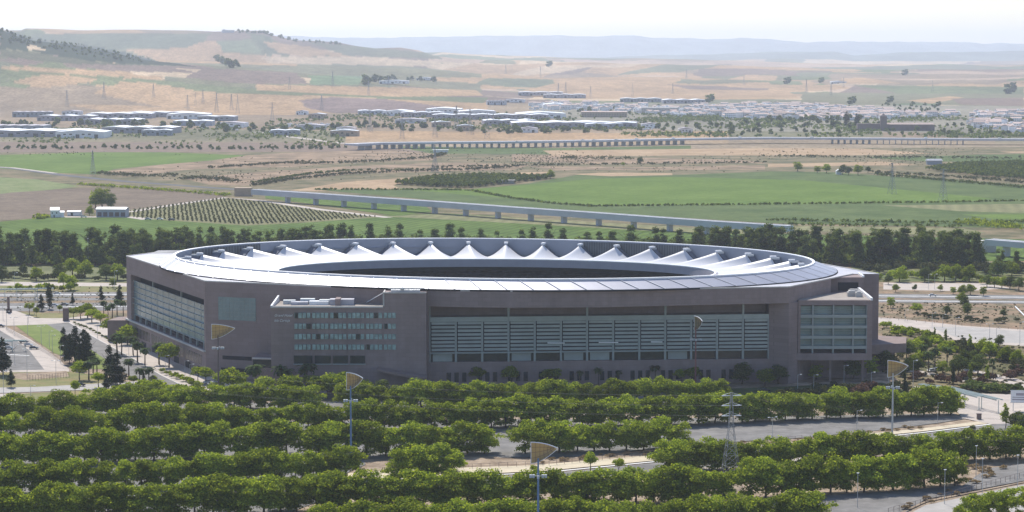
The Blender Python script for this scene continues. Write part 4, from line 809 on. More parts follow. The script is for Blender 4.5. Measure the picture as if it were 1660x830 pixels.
# single trees: kind, foot x, foot y, height m, wide, label
ONE = [
 ('round', 3, 458, 10, 1.1, 'round dark tree at the left edge beyond the path'), ('round', 38, 449, 8, 1, 'small round tree second from the left beyond the path'), ('round', 59, 457, 9.3, 1.15, 'full round tree third from the left beyond the path'),
 ('round', 96, 455, 10, 1.3, 'broad tree left of the tall clump'), ('round', 118, 448, 11.5, 1.4, 'large spreading tree of the clump beyond the path'), ('round', 137, 451, 11, 1.3, 'right hand tree of the clump beyond the path'), ('round', 115, 471, 9.5, 1.2, 'bright round tree before the clump'), ('round', 103, 466, 9, 1.0, 'small bright tree beside the clump'),
 ('round', 172, 455, 10.5, 1.35, 'dark tree left of the stadium corner'), ('round', 190, 455, 10.5, 1.4, 'dark tree touching the stadium corner'), ('round', 183, 467, 6, 1, 'small pale tree by the stadium corner'),
 ('cypress', 80, 502, 14, 1.2, 'tall dark cypress by the left road'), ('conifer', 67, 505, 9, 1.1, 'short conifer left of the tall cypress'), ('round', 48, 511, 7, .8, 'small tree left of the short conifer'), ('round', 59, 515, 5, .7, 'sapling below the short conifer'),
 ('conifer', 118, 496, 7, .9, 'small conifer on the road verge'), ('conifer', 164, 490, 9, 1.1, 'conifer between road and boulevard'), ('conifer', 194, 494, 11, 1.1, 'conifer close to the stadium corner'), ('round', 97, 508, 3.8, .8, 'tiny tree on the worn lawn'),
 ('round', 119, 518, 6.5, 1.1, 'first round tree of the boulevard'), ('round', 131, 519, 7, 1.2, 'second round tree of the boulevard'), ('round', 142, 517, 7.5, 1.3, 'third round tree of the boulevard'), ('round', 149, 524, 7, 1.2, 'fourth round tree of the boulevard'), ('round', 163, 528, 6.2, 1.1, 'small round boulevard tree'), ('round', 178, 545, 8, 1.35, 'big round tree midway along the boulevard'), ('round', 207, 560, 9, 1.25, 'big tree before the terrace'),
 ('palm', 168, 513, 8.5, 1, 'palm at the top of the boulevard'), ('palm', 182, 517, 8.5, 1.1, 'palm beside the terrace end'), ('palm', 190, 512, 9, 1, 'palm behind the terrace end'), ('palm', 200, 514, 9, 1, 'palm close to the terrace wall'), ('palm', 175, 520, 8, 1, 'palm with broad head on the boulevard'),
 ('palm', 190, 574, 10, 1.2, 'tall palm at mid boulevard'), ('palm', 197, 577, 9.5, 1.2, 'thick palm beside the tall one'), ('palm', 223, 589, 10, 1.15, 'palm before the left facade'), ('palm', 235, 594, 8.5, 1.1, 'shorter palm before the left facade'), ('palm', 258, 592, 10.5, 1.1, 'slender palm before the left facade'), ('palm', 216, 577, 9, 1.1, 'palm half hidden by its neighbour'),
 ('round', 274, 597, 10.5, 1.0, 'tall round tree before the left facade'), ('round', 321, 622, 7, 1, 'small umbrella shaped tree by the near corner'), ('round', 334, 624, 6.8, 1, 'small tree right of the umbrella shaped one'), ('round', 376, 646, 12, 1.15, 'big round tree right of the tall lamp'), ('round', 352, 648, 7, 1.1, 'low tree at the foot of the tall lamp'),
 ('conifer', 104, 576, 13, 1, 'left conifer of the dark group'), ('conifer', 122, 588, 17, 1.1, 'tallest conifer of the dark group'), ('conifer', 136, 594, 16.5, 1.1, 'dense conifer of the dark group'), ('conifer', 143, 590, 14, 1, 'right conifer of the dark group'), ('conifer', 113, 592, 14, 1, 'front conifer of the dark group'), ('conifer', 129, 602, 12, 1.1, 'conifer at the foot of the dark group'),
 ('conifer', 178, 617, 15.5, 1, 'conifer of the lower pair'), ('conifer', 190, 630, 15, 1.15, 'dense conifer of the lower pair'), ('conifer', 184, 624, 11, 1.1, 'short conifer of the lower pair'), ('conifer', 5, 610, 17, 1.1, 'tall conifer at the left edge'), ('conifer', 18, 630, 8, 1.1, 'short conifer near the left edge'),
 ('round', 129, 618, 8, 1.1, 'bright round tree under the conifers'), ('palm', 144, 618, 9, 1.2, 'palm under the conifers'), ('palm', 157, 611, 8, 1.2, 'palm right of the conifers'), ('palm', 151, 606, 8, 1.1, 'palm close behind its neighbour'), ('palm', 209, 613, 8.5, 1.2, 'palm with dark head by the narrow road'), ('palm', 227, 628, 8.5, 1.1, 'left palm of the pair by the narrow road'), ('palm', 242, 628, 8.8, 1.1, 'right palm of the pair by the narrow road'), ('cypress', 233, 627, 6, 1, 'small cypress between two palms'), ('round', 216, 628, 5, .9, 'small tree left of the palm pair'), ('round', 249, 628, 4.5, .8, 'small tree right of the palm pair'), ('round', 122, 643, 6, .7, 'young tree on the worn lawn'), ('round', 160, 630, 7, 1, 'dark tree beside the lower road'), ('conifer', 172, 634, 8, 1.1, 'short dark conifer beside the lower road'),
 ('palm', 414, 640, 13, 1.1, 'palm before the low annex'), ('round', 430, 646, 9.5, 1.05, 'round tree below the hotel sign'), ('round', 474, 648, 10, 1.1, 'broad tree below the hotel windows'), ('palm', 455, 640, 12.5, 1.1, 'bright palm below the hotel'), ('palm', 465, 641, 11.5, 1.1, 'second bright palm below the hotel'), ('palm', 498, 641, 14, 1.1, 'palm with bright head before the hotel openings'), ('round', 510, 646, 10, 1.1, 'round tree right of the bright palm'), ('round', 548, 648, 12, 1.2, 'largest green tree before the hotel'), ('palm', 530, 612, 9, 1.1, 'dark palm in the shade of the hotel'), ('round', 418, 648, 7, 1, 'low tree left of the hotel trees'), ('round', 530, 648, 8, 1, 'low tree below the hotel entrance'),
 ('round', 645, 629, 8.5, 1.2, 'dark tree by the entrance canopy'), ('round', 664, 630, 8.5, 1.2, 'dark tree right of the entrance canopy'), ('round', 772, 626, 8, 1.2, 'shaded tree before the left screen bays'), ('round', 828, 627, 8, 1.2, 'shaded tree before the middle screen bays'), ('round', 893, 627, 8, 1.4, 'broad shaded tree before the screen'), ('palm', 940, 626, 6.5, 1.1, 'shaded palm before the screen'), ('palm', 970, 626, 8, 1.1, 'taller shaded palm before the screen'), ('palm', 1003, 625, 6.5, 1, 'short shaded palm before the screen'), ('palm', 1062, 624, 8.5, 1.2, 'shaded palm with broad head'), ('round', 1104, 624, 6.5, 1.1, 'small shaded tree left of the red mast'), ('round', 1125, 625, 7.5, 1.2, 'shaded tree behind the red mast'),
 ('round', 1203, 624, 9, 1.4, 'dark tree near the right end of the screen'), ('round', 1240, 628, 8, 1.3, 'dark tree by the right pier'), ('round', 1262, 624, 8.5, 1.4, 'dark tree at the foot of the right pier'), ('round', 1323, 617, 7, 1.3, 'dark tree under the balcony wing'), ('round', 1383, 616, 8.5, 1.4, 'dark tree below the right corner'), ('round', 1403, 612, 9.5, 1.5, 'biggest dark tree below the right corner'), ('round', 1436, 602, 10, 1.3, 'dark tree right of the stadium corner'), ('conifer', 1454, 575, 9, 1.1, 'dark slender tree beside the side terrace'), ('round', 1345, 612, 6.5, 1.2, 'low dark tree under the wing'),
 ('round', 1444, 500, 6.5, 1, 'round bush like tree on the brown field'), ('round', 1486, 509, 5.6, 1.6, 'wide low tree on the brown field'), ('round', 1535, 511, 5, 1.1, 'lone round tree on the brown field'), ('round', 1558, 492, 6.5, 1.2, 'upper tree of the leaning trio'), ('round', 1563, 501, 6.5, 1.1, 'middle tree of the leaning trio'), ('round', 1568, 512, 6.5, 1.1, 'lowest tree of the leaning trio'), ('round', 1626, 516, 4.5, 1.2, 'small tree near the white railing'),
 ('round', 1452, 475, 5, 1.2, 'small tree at the gravel yard edge'), ('round', 1483, 473, 4, 1, 'tiny tree by the gravel yard'), ('round', 1524, 473, 4, 1.1, 'second tiny tree by the gravel yard'), ('round', 1560, 479, 6, 1.3, 'tree at the end of the gravel yard'), ('round', 1573, 479, 6.5, 1.3, 'broad tree at the end of the gravel yard'), ('round', 1594, 481, 6, 1, 'dark tree past the gravel yard'), ('round', 1545, 478, 4.5, 1.2, 'small tree before the yard end trees'),
 ('round', 1440, 462, 6, 1.2, 'tree hiding the yard corner'), ('round', 1458, 458, 10, 1.3, 'big dark tree behind the gravel yard'), ('round', 1499, 458, 9.5, 1.25, 'second dark tree behind the gravel yard'), ('round', 1531, 457, 10.5, 1.3, 'third dark tree behind the gravel yard'), ('round', 1549, 456, 10.5, 1.2, 'fourth dark tree behind the gravel yard'), ('round', 1571, 457, 10.5, 1.3, 'fifth dark tree behind the gravel yard'),
 ('round', 1618, 452, 12, 1.4, 'large tree below the viaduct end'), ('round', 1640, 450, 10, 1.3, 'tree at the upper right edge'), ('round', 1600, 466, 7, 1.2, 'first tree of the bright green line'), ('round', 1612, 467, 7, 1.2, 'second tree of the bright green line'), ('round', 1624, 468, 7.2, 1.2, 'third tree of the bright green line'), ('round', 1637, 469, 7.5, 1.2, 'fourth tree of the bright green line'), ('round', 1652, 472, 8, 1.3, 'last tree of the bright green line'),
 ('round', 1470, 583, 8.5, 1.3, 'bright tree right of the side terrace'), ('round', 1485, 577, 8, 1.4, 'broad tree by the terrace'), ('round', 1500, 572, 7.5, 1.2, 'tree above the right paths'), ('palm', 1472, 592, 8, 1.2, 'palm near the stadium right corner'), ('palm', 1505, 606, 10, 1.2, 'tall palm beside the parked car'), ('palm', 1515, 598, 9.5, 1.2, 'palm behind the parked car'), ('palm', 1535, 596, 9.5, 1.3, 'palm with wide head right of the car'), ('palm', 1497, 590, 9, 1.1, 'palm in the thick of the right trees'),
 ('round', 1487, 609, 8, 1.2, 'round tree under the tall mast'), ('round', 1528, 607, 6, 1.2, 'small round tree on the path edge'), ('round', 1554, 612, 9.8, 1.3, 'large bright tree on the path'), ('round', 1566, 600, 9, 1.2, 'tree behind the large bright one'), ('round', 1585, 608, 8.8, 1.35, 'broad tree near the path junction'), ('round', 1576, 595, 7, 1.2, 'tree close behind the broad one'), ('cypress', 1545, 628, 10, .9, 'slim dark tree before the large bright one'), ('poplar', 1573, 624, 9, 1, 'pale young poplar by the hedge'), ('poplar', 1600, 622, 8, 1, 'second pale poplar by the hedge'), ('poplar', 1572, 574, 9.5, 1, 'tall poplar against the pale road'), ('poplar', 1533, 560, 8, .9, 'poplar at the pale road edge'), ('poplar', 1515, 552, 6.5, .9, 'small poplar at the pale road edge'),
 ('round', 1604, 583, 8.5, 1.2, 'tree under the street lamp on the right'), ('round', 1590, 576, 8, 1.1, 'left of the trees by the pale road'), ('round', 1620, 564, 6, 1.1, 'small tree on the pale road'), ('round', 1628, 588, 7.5, 1.3, 'low broad tree at the right edge'), ('round', 1650, 592, 7, 1.3, 'tree at the right edge above the path'), ('palm', 1609, 612, 8.5, .9, 'lone palm with bare trunk'), ('conifer', 1466, 642, 9, .9, 'dark conifer at the car park corner'),
 ('round', 1478, 600, 7, 1.2, 'tree hidden behind the mast sail'), ('round', 1460, 612, 6, 1.2, 'low tree left of the mast'),
 ('poplar', 1630, 696, 10, 1.4, 'poplar at the right end of the cream path'), ('round', 1648, 702, 8, 1.3, 'green tree right of the poplar'), ('round', 1664, 706, 8.5, 1.3, 'green tree at the right edge by the road'), ('round', 1574, 716, 5.5, 1, 'small tree standing on the roadside'), ('poplar', 1335, 726, 6, 1.1, 'lone young tree by the weedy strip'),
 ('round', 957, 767, 6.5, 1.0, 'grey green tree on the cream path'), ('round', 1003, 772, 5.8, .8, 'slim grey green tree on the roadside'), ('round', 865, 772, 3.6, 1, 'small tree behind the sail lamp'), 
 ('shade', 1580, 850, 8.5, 1.2, 'dark tree in the lower right corner'), ('shade', 1605, 845, 8.5, 1.2, 'second dark tree in the lower right corner'), ('shade', 1632, 842, 9, 1.2, 'third dark tree in the lower right corner'), ('shade', 1662, 838, 9, 1.2, 'dark tree cut by the right edge'), ('shade', 1560, 868, 8, 1.1, 'dark tree cut by the lower edge'),
 ('round', 155, 338, 17, 1.0, 'left part of the big tree behind the farmhouse'), ('round', 166, 338, 20, 1.1, 'big tree towering behind the farm shed'), ('round', 180, 339, 14, 1.0, 'tree right behind the farm shed'), ('round', 145, 350, 9, 1.1, 'dark tree between farmhouse and shed'),
]
for (k, x, y, h, wd, lab) in ONE: tree('full' if k == 'round' and (y < 490 or x > 1180) else k, x, y, h, lab, None, wd*(1.2 if x < 600 and y > 490 else 1.0))
for (x, y, h, lab) in ((205, 648, 7, 'leafy tree left of the bushes above the first row'), (228, 650, 6.5, 'low leafy tree above the first row'), (252, 648, 7.5, 'leafy tree beside the reddish bushes'), (283, 650, 6.5, 'low tree under the narrow road end'), (318, 652, 7, 'leafy tree at the end of the narrow road'), (395, 652, 7.5, 'leafy tree between lamp and hotel trees'), (592, 648, 8, 'leafy tree right of the sail lamp before the hotel'), (616, 650, 8, 'leafy tree before the hotel forecourt')):
    tree('full', x, y, h, lab, None, 1.3)
# bushes
BM = {k: [bush_mesh(2.2, 2.2, 420, M[m], 50+i*3+j) for j in range(3)] for i, (k, m) in enumerate((('green', 'leafA'), ('olive', 'leafO'), ('red', 'leafR'), ('dark', 'leafB'), ('dry', 'leafD')))}
def bush(x, y, s, col, label, group, wide=1.0, pos=None, z=None):
    p = Vector(pos) if pos is not None else G(x, y); o = link('bush', TR.choice(BM[col])); o.location = (p.x, p.y, LV[0] if z is None else z)
    o.rotation_euler = (0, 0, TR.uniform(0, 6)); o.scale = (s*wide, s*wide, s); return tag(o, label, 'bush', group)
def bushes(P, n, s, col, label, group, jx=3, jy=2, wide=1.2, z=None):
    for i in range(n):
        u = (i+.5)/n*(len(P)-1); k = min(int(u), len(P)-2); a = P[k]; b_ = P[k+1]; f_ = u-k
        bush(a[0]+(b_[0]-a[0])*f_+TR.uniform(-jx, jx), a[1]+(b_[1]-a[1])*f_+TR.uniform(-jy, jy), s*TR.uniform(.7, 1.25), col, label, group, wide, z=z)
bushes([(260, 604), (305, 622), (330, 636)], 13, .85, 'green', 'low bush lining the narrow road by the left facade', 'bushes by the left facade', 2, 1)
bushes([(190, 640), (250, 636), (310, 644)], 20, 1.5, 'green', 'big green bush at the top of the tree rows', 'bushes above the first tree row', 5, 5)
bushes([(262, 640), (300, 646)], 5, 1.3, 'red', 'reddish bush at the top of the tree rows', 'reddish bushes above the first tree row', 4, 2)
bushes([(500, 640), (560, 646)], 8, .8, 'red', 'reddish shrub before the hotel forecourt', 'reddish shrubs before the hotel', 6, 3)
bushes([(118, 526), (150, 538), (190, 562)], 18, .5, 'dark', 'small planted pot shrub along the boulevard', 'pot shrubs along the boulevard', 1, .7, 1)
bushes([(10, 473), (117, 473)], 9, 1.75, 'green', 'small round tree like bush in the row along the left path', 'row of small round bushes on the left', 1, .5, .9)
bushes([(1435, 540), (1500, 548), (1540, 570), (1500, 585)], 26, 1.5, 'green', 'green bush between the pale road and the path', 'bushes right of the stadium', 12, 8)
bushes([(1545, 563), (1600, 575), (1660, 600)], 22, 1.5, 'olive', 'dull bush on the slope by the pale road', 'dull bushes on the right slope', 10, 8)
bushes([(1470, 618), (1540, 624), (1640, 614), (1655, 606)], 15, 1.3, 'red', 'reddish bush beside the right hand path', 'reddish bushes by the right path', 7, 5)
bushes([(1270, 640), (1350, 636), (1430, 632), (1480, 634)], 26, 1.2, 'olive', 'shaded bush in the bed below the right corner', 'bushes below the right corner', 8, 7)
bushes([(1380, 640), (1420, 634)], 7, 1.5, 'red', 'reddish bush in the bed below the right corner', 'reddish bushes below the right corner', 8, 5)
bushes([(1390, 440), (1480, 436), (1600, 440), (1660, 444)], 44, 2.2, 'olive', 'grey green scrub bush behind the right yard', 'scrub behind the right yard', 12, 7)
bushes([(1400, 452), (1500, 452), (1600, 458)], 22, 1.6, 'green', 'green bush bordering the right yard', 'bushes bordering the right yard', 12, 4)
bushes([(210, 455), (60, 452), (0, 454)], 12, 1.6, 'olive', 'grey bush beyond the left path', 'bushes beyond the left path', 14, 4)
bushes([(1500, 516), (1560, 520), (1640, 524)], 16, 1.0, 'olive', 'low weed bush on the brown field', 'weeds on the brown field', 14, 3)
bushes([(870, 752), (1060, 736), (1300, 716), (1500, 694)], 46, .42, 'dry', 'dry weed tuft by the cream path', 'dry weeds by the cream path', 8, 3, 1.6)
bushes([(1540, 760), (1620, 768), (1440, 840)], 30, .45, 'dry', 'dry weed tuft in the lower right lot', 'dry weeds in the lower right lot', 12, 6, 1.6)
bushes([(1560, 632), (1660, 640)], 26, 1.15, 'dark', 'clipped dark green hedge bush by the plaza', 'hedge bushes by the plaza', 2, 3, 1.3)
# far field borders, one hedge each
def hedge(P, h, w_, dens, label, m='leafB', size=1.0, name='hedge'):
    cs = []; pts = [G(*q) for q in P]
    for a, b_ in zip(pts, pts[1:]):
        L = (b_-a).length; n = max(2, int(L/dens*4.5))
        for i in range(n): p = a.lerp(b_, i/n); hh = h*TR.uniform(.3, 1.0); cs.append((p.x+TR.uniform(-w_, w_), p.y+TR.uniform(-w_, w_), hh*.5, hh*.6))
    v = leaves([c[:3] for c in cs], [c[3] for c in cs], len(cs)*11, size*.85, 5, .8, .4); v[:, 2] = np.maximum(v[:, 2], 0)
    o = link(name, leaf_mesh(name, v, M[m])); return tag(o, label, name)
hedge([(410, 302), (470, 292), (560, 283), (650, 279), (760, 276), (840, 271)], 4, 3, 6, 'long hedge curving across the middle fields', 'leafO')
hedge([(410, 297), (500, 283), (570, 277), (720, 275)], 3.2, 3, 7, 'upper hedge of the curving pair', 'leafB')
hedge([(510, 308), (640, 308), (760, 309), (830, 322), (900, 331), (960, 335), (1250, 332), (1560, 328), (1700, 325)], 2.4, 2, 7, 'dark line bordering the bright crop field', 'leafB')
hedge([(1245, 358), (1400, 361), (1570, 363), (1700, 360)], 3.5, 3, 7, 'dark hedge below the pale stubble', 'leafB')
hedge([(1275, 366), (1450, 368), (1560, 369)], 3.5, 3, 7, 'second dark hedge beyond the tree belt', 'leafB')
hedge([(1570, 362), (1640, 370), (1700, 374)], 5, 14, 2.5, 'green thicket at the right beyond the belt', 'leafA')
hedge([(1420, 284), (1500, 291), (1600, 300), (1700, 309)], 4, 3, 6, 'hedge slanting down at the right', 'leafB')
hedge([(1420, 280), (1560, 288), (1700, 300)], 3, 10, 6, 'olive strip above the slanting hedge', 'leafO')
hedge([(160, 283), (230, 287), (290, 286)], 5, 8, 4, 'scrub thicket on the brown spit', 'leafO')
hedge([(290, 292), (330, 290), (380, 296)], 5, 8, 5, 'scrub thicket by the farm road', 'leafO')
hedge([(130, 300), (220, 306), (300, 312), (370, 318)], 3.5, 4, 5, 'green hedge above the ploughed field', 'leafA')
hedge([(340, 273), (420, 268), (500, 263)], 4, 6, 6, 'dark scrub line across the dry fields', 'leafO')
hedge([(480, 267), (600, 263), (700, 256), (720, 250)], 4, 6, 7, 'second scrub line across the dry fields', 'leafO')
hedge([(700, 272), (830, 269), (1000, 267), (1240, 264)], 3, 8, 9, 'thin olive line through the brown fields', 'leafO')
hedge([(900, 259), (1040, 260)], 7, 12, 7, 'row of grey bushes among the brown fields', 'leafO')
hedge([(1245, 254), (1400, 256), (1660, 258)], 4, 14, 9, 'olive weeds below the tan strips', 'leafO')
hedge([(60, 351), (80, 352), (60, 356)], 3, 3, 3, 'small bushes left of the farmhouse', 'leafA')
for (P, n, lab) in (([(637, 299), (700, 290), (780, 286), (850, 288), (900, 289), (760, 305), (700, 303)], 2600, 'dark dense orchard wedge beside the tan field'),
                    ([(1500, 276), (1560, 267), (1720, 264), (1720, 294), (1600, 288)], 2600, 'dark dense orchard at the right edge')):
    arr = [G(*q) for q in P]; xs_ = [p.x for p in arr]; ys_ = [p.y for p in arr]; cs = []
    X = rng.uniform(min(xs_), max(xs_), n*4); Y = rng.uniform(min(ys_), max(ys_), n*4); X = np.round(X/7)*7+rng.normal(0, .8, n*4)
    ok = in_poly(X, Y, [(p.x, p.y) for p in arr]); X = X[ok][:n]; Y = Y[ok][:n]
    v = leaves(np.stack([X, Y, np.full(len(X), 2.6)], 1), np.full(len(X), 2.7), len(X)*9, 1.3, 8, .9, .5); o = link('orchard', leaf_mesh('orchard', v, M['leafA' if n < 0 else 'leafB'])); tag(o, lab, 'orchard', None, 'stuff')
# young grove: rows of small trees on pale soil
P = [(209, 353), (212, 341), (360, 322), (415, 327.5), (520, 343), (612, 352), (500, 360), (400, 365), (290, 358)]
arr = [(p.x, p.y) for p in (G(*q) for q in P)]; gx = []; 
A0_, d1, d2 = Vector(arr[0]), Vector((1, .12)).normalized(), Vector((-.15, 1)).normalized()
for i in range(-12, 112):
    for j in range(-36, 90):
        p = Vector(arr[0])+d1*i*3.7+d2*j*5.2; gx.append((p.x+TR.uniform(-.75, .75), p.y+TR.uniform(-1.1, 1.1)))
gx = np.array(gx); gx = gx[in_poly(gx[:, 0], gx[:, 1], arr)]; gx = gx[np.argsort(gx[:, 1])]
ym = [leaf_mesh('young_tree', leaves([(0, 0, .8)], [.62], 22, .42, 70+k, 1.1, .3), M['leafO']) for k in range(3)]
for k, (x_, y_) in enumerate(gx[:280]):
    o = link('young_tree', ym[k % 3]); o.location = (x_, y_, .2); tag(o, 'small young grove tree in the front rows of the pale farm grove', 'young tree', 'young trees in the front rows of the grove')
rest_ = gx[280:]; v = leaves(np.c_[rest_, np.full(len(rest_), .8)], np.full(len(rest_), .62), len(rest_)*14, .45, 9, 1.1, .3)
tag(link('young_grove', leaf_mesh('young_grove', v, M['leafO'])), 'remaining rows of small trees behind the front rows of the grove', 'grove', None, 'stuff')
for (x, y, h, lab) in ((1293, 278, 12, 'lone tree left of the far field clump'), (1325, 281, 9, 'first tree of the far field clump'), (1340, 281, 11, 'second tree of the far field clump'), (1366, 283, 11, 'third tree of the far field clump'), (1376, 284, 10, 'fourth tree of the far field clump'), (1391, 284, 12, 'fifth tree of the far field clump'), (1407, 281, 8, 'last tree of the far field clump'), (892, 290, 10, 'small tree on the edge of the bright crop'), (1038, 267, 9, 'lone tree in the brown middle field'), (1010, 270, 5, 'low tree in the brown middle field')):
    tree('full', x, y, h, lab, None, 1.3)

for (P, h, n, lab) in (([(-20, 431), (200, 431), (300, 430)], 8, 900, 'dark undergrowth at the foot of the left belt'), ([(1120, 424), (1300, 430), (1480, 434), (1590, 436)], 8, 1400, 'dark undergrowth at the foot of the right belt'), ([(410, 406), (700, 402), (1150, 408)], 7, 700, 'low growth behind the stadium roof')):
    cs = []
    for i in range(n):
        u = TR.random()*(len(P)-1); k = int(u); p = G(*P[k]).lerp(G(*P[k+1]), u-k); hh = h*TR.uniform(.4, 1); cs.append((p.x, p.y+TR.uniform(-4, 50), hh*.5, hh*.55))
    o = link('undergrowth', leaf_mesh('undergrowth', leaves([c[:3] for c in cs], [c[3] for c in cs], n*30, .8, 5, .9, .4), M['leafB'])); tag(o, lab, 'undergrowth', None, 'stuff')

def scrub(P, n, hh, lab, m, name='scrub'):
    arr = [G(*q) for q in P]; pl = [(p.x, p.y) for p in arr]; xs_ = [p[0] for p in pl]; ys_ = [p[1] for p in pl]
    X = rng.uniform(min(xs_), max(xs_), n*3); Y = rng.uniform(min(ys_), max(ys_), n*3); dn = np.sin(X/90+Y/210)+np.sin(X/37-Y/120)+np.sin(Y/65)*.8+rng.normal(0, .9, n*3)
    ok = in_poly(X, Y, pl) & (dn > .6); X, Y = X[ok][:n], Y[ok][:n]; h_ = rng.uniform(hh*.4, hh, len(X))
    v = leaves(np.stack([X, Y, terrain_z(X, Y)+h_*.45], 1), h_*.6, len(X)*8, hh*.3, 9, .8, .4); tag(link(name, leaf_mesh(name, v, M[m])), lab, 'scrub', None, 'stuff')
scrub([(0, 232), (560, 238), (560, 214), (0, 200)], 1300, 5, 'scrub and small trees among the left industrial sheds', 'leafB')
scrub([(420, 214), (1180, 212), (1180, 186), (700, 184), (440, 190)], 1700, 6, 'scrub and small trees among the central sheds', 'leafB')
scrub([(1000, 222), (1700, 226), (1700, 188), (1000, 190)], 2600, 6, 'scrub and gardens below the distant town', 'leafB')
scrub([(-60, 247), (900, 244), (1000, 268), (400, 300), (170, 284), (400, 252), (-60, 252)], 1300, 1.7, 'low scrub dotting the brown middle ground', 'leafO')
scrub([(830, 244), (1700, 240), (1700, 262), (1240, 280), (830, 278)], 1100, 1.6, 'low scrub dotting the dry strips on the right', 'leafO')
scrub([(1428, 492), (1700, 494), (1700, 536), (1428, 516)], 420, 1.1, 'dry weeds and small shrubs on the brown field', 'leafO')
scrub([(-60, 463), (205, 467), (205, 507), (-60, 505)], 300, 1.0, 'weeds along the left roads', 'leafO')
scrub([(1430, 535), (1700, 560), (1700, 640), (1430, 610)], 700, 1.6, 'undergrowth among the right hand trees', 'leafO')
# ------------------------------------------------------------ tall sail lamps
def sail_lamp(x, ztop_px_y, yaw, polem, w_, h_, label, tip=1):
    D = 109*F/(ztop_px_y-80); X = (x-830)/F*D
    e = empty('sail_lamp', (X, D, 0), 0, label, 'lamp mast', 'sail topped lamp masts')
    m = MB(); m.tube((0, 0, 0), (0, 0, 26.6), .42, .24, 10); m.build('pole', M[polem], e)
    m = MB(); m.tube((-2.1, 0, 21.6), (2.1, 0, 21.6), .12); m.tube((0, -1.6, 21.6), (0, 1.6, 21.6), .12); m.build('crossbar', M['steel'], e)
    for (a, b_) in ((-2.1, 0), (-1.3, 0), (1.3, 0), (2.1, 0), (0, -1.6), (0, 1.6)):
        m = MB(); m.box(a-.35, a+.35, b_-.3, b_+.3, 21.45, 21.95); m.tube((a, b_-.1, 21.45), (a, b_-.25, 21.1), .3, .36, 8); m.build('floodlight', M['steel'], e)
    # doubly curved sail: top edge straight out to the tip, belly curving back to the pole
    n = 12; out = []
    def pt(u, v):        # u along, v down
        zt = 31.0-1.4*u*u; lowz = 25.0+(29.5-25.0)*u**1.7; z = zt+(lowz-zt)*v; L = -w_*.28+u*w_*(1-.18*math.sin(math.pi*v)*u)
        return Vector((L*tip, 1.3*math.sin(math.pi*min(1, .1+.8*u))*math.sin(math.pi*(.15+.7*v)), z))
    grid = [[pt(i/n, j/8) for j in range(9)] for i in range(n+1)]
    def pz(g, o):
        m = MB(); 
        for r_ in g:
            for p in r_: m.v.append((p.x, p.y+o, p.z))
        for i in range(n):
            for j in range(8): m.f.append((i*9+j, (i+1)*9+j, (i+1)*9+j+1, i*9+j+1)); m.m.append(0)
        return m
    m = pz(grid, 0); m.add(pz(grid, .08).v, pz(grid, 0).f)
    s_ = m.build('sail', M['sail'], e); s_.rotation_euler = (0, 0, yaw)
    fr = MB()
    for i in range(n): fr.tube(grid[i][0], grid[i+1][0], .16, n=5)
    for i in range(n): fr.tube(grid[i][8], grid[i+1][8], .09, n=5)
    for j in range(8): fr.tube(grid[0][j], grid[0][j+1], .10, n=5)
    f_ = fr.build('sail_frame', M['white'], e); f_.rotation_euler = (0, 0, yaw)
    fr = MB()
    for i in (2, 4, 6, 8, 10):
        for j in range(8): fr.tube(grid[i][j]-Vector((0, .06, 0)), grid[i][j+1]-Vector((0, .06, 0)), .05, n=4)
    for j in (2, 4, 6):
        for i in range(n): fr.tube(grid[i][j]-Vector((0, .06, 0)), grid[i+1][j]-Vector((0, .06, 0)), .05, n=4)
    fr.build('sail_rib', M['polec'], s_)
    return e
sm = bpy.data.materials.new('sail_cloth'); sm.use_nodes = True; n_ = sm.node_tree.nodes; l_ = sm.node_tree.links
pb = n_['Principled BSDF']; tb = n_.new('ShaderNodeBsdfTranslucent'); ms = n_.new('ShaderNodeMixShader'); nz = n_.new('ShaderNodeTexNoise'); nz.inputs['Scale'].default_value = .8
cr = n_.new('ShaderNodeValToRGB'); cr.color_ramp.elements[0].color = (.30, .24, .13, 1); cr.color_ramp.elements[1].color = (.42, .34, .20, 1)
l_.new(nz.outputs['Fac'], cr.inputs[0]); l_.new(cr.outputs[0], pb.inputs['Base Color']); tb.inputs[0].default_value = (.58, .47, .22, 1); ms.inputs[0].default_value = .4
pb.inputs['Roughness'].default_value = .7
l_.new(pb.outputs[0], ms.inputs[1]); l_.new(tb.outputs[0], ms.inputs[2]); l_.new(ms.outputs[0], n_['Material Output'].inputs[0]); M['sail'] = sm
sail_lamp(350, 527, R(-8), 'polec', 9.6, 6, 'tall lamp mast with a golden sail before the left stadium corner')
sail_lamp(566, 607, R(-35), 'poleb', 7.2, 6, 'blue lamp mast with a tan sail below the hotel')
sail_lamp(873, 722, R(-12), 'poleb', 7.6, 6, 'nearest lamp mast with a sail, cut by the lower edge')
sail_lamp(1453, 587, R(-30), 'steel', 7.6, 6, 'grey lamp mast with a beige sail by the right corner')
sail_lamp(1130, 514, R(-68), 'poler', 7.6, 6, 'red brown lamp mast with its sail seen edge on')
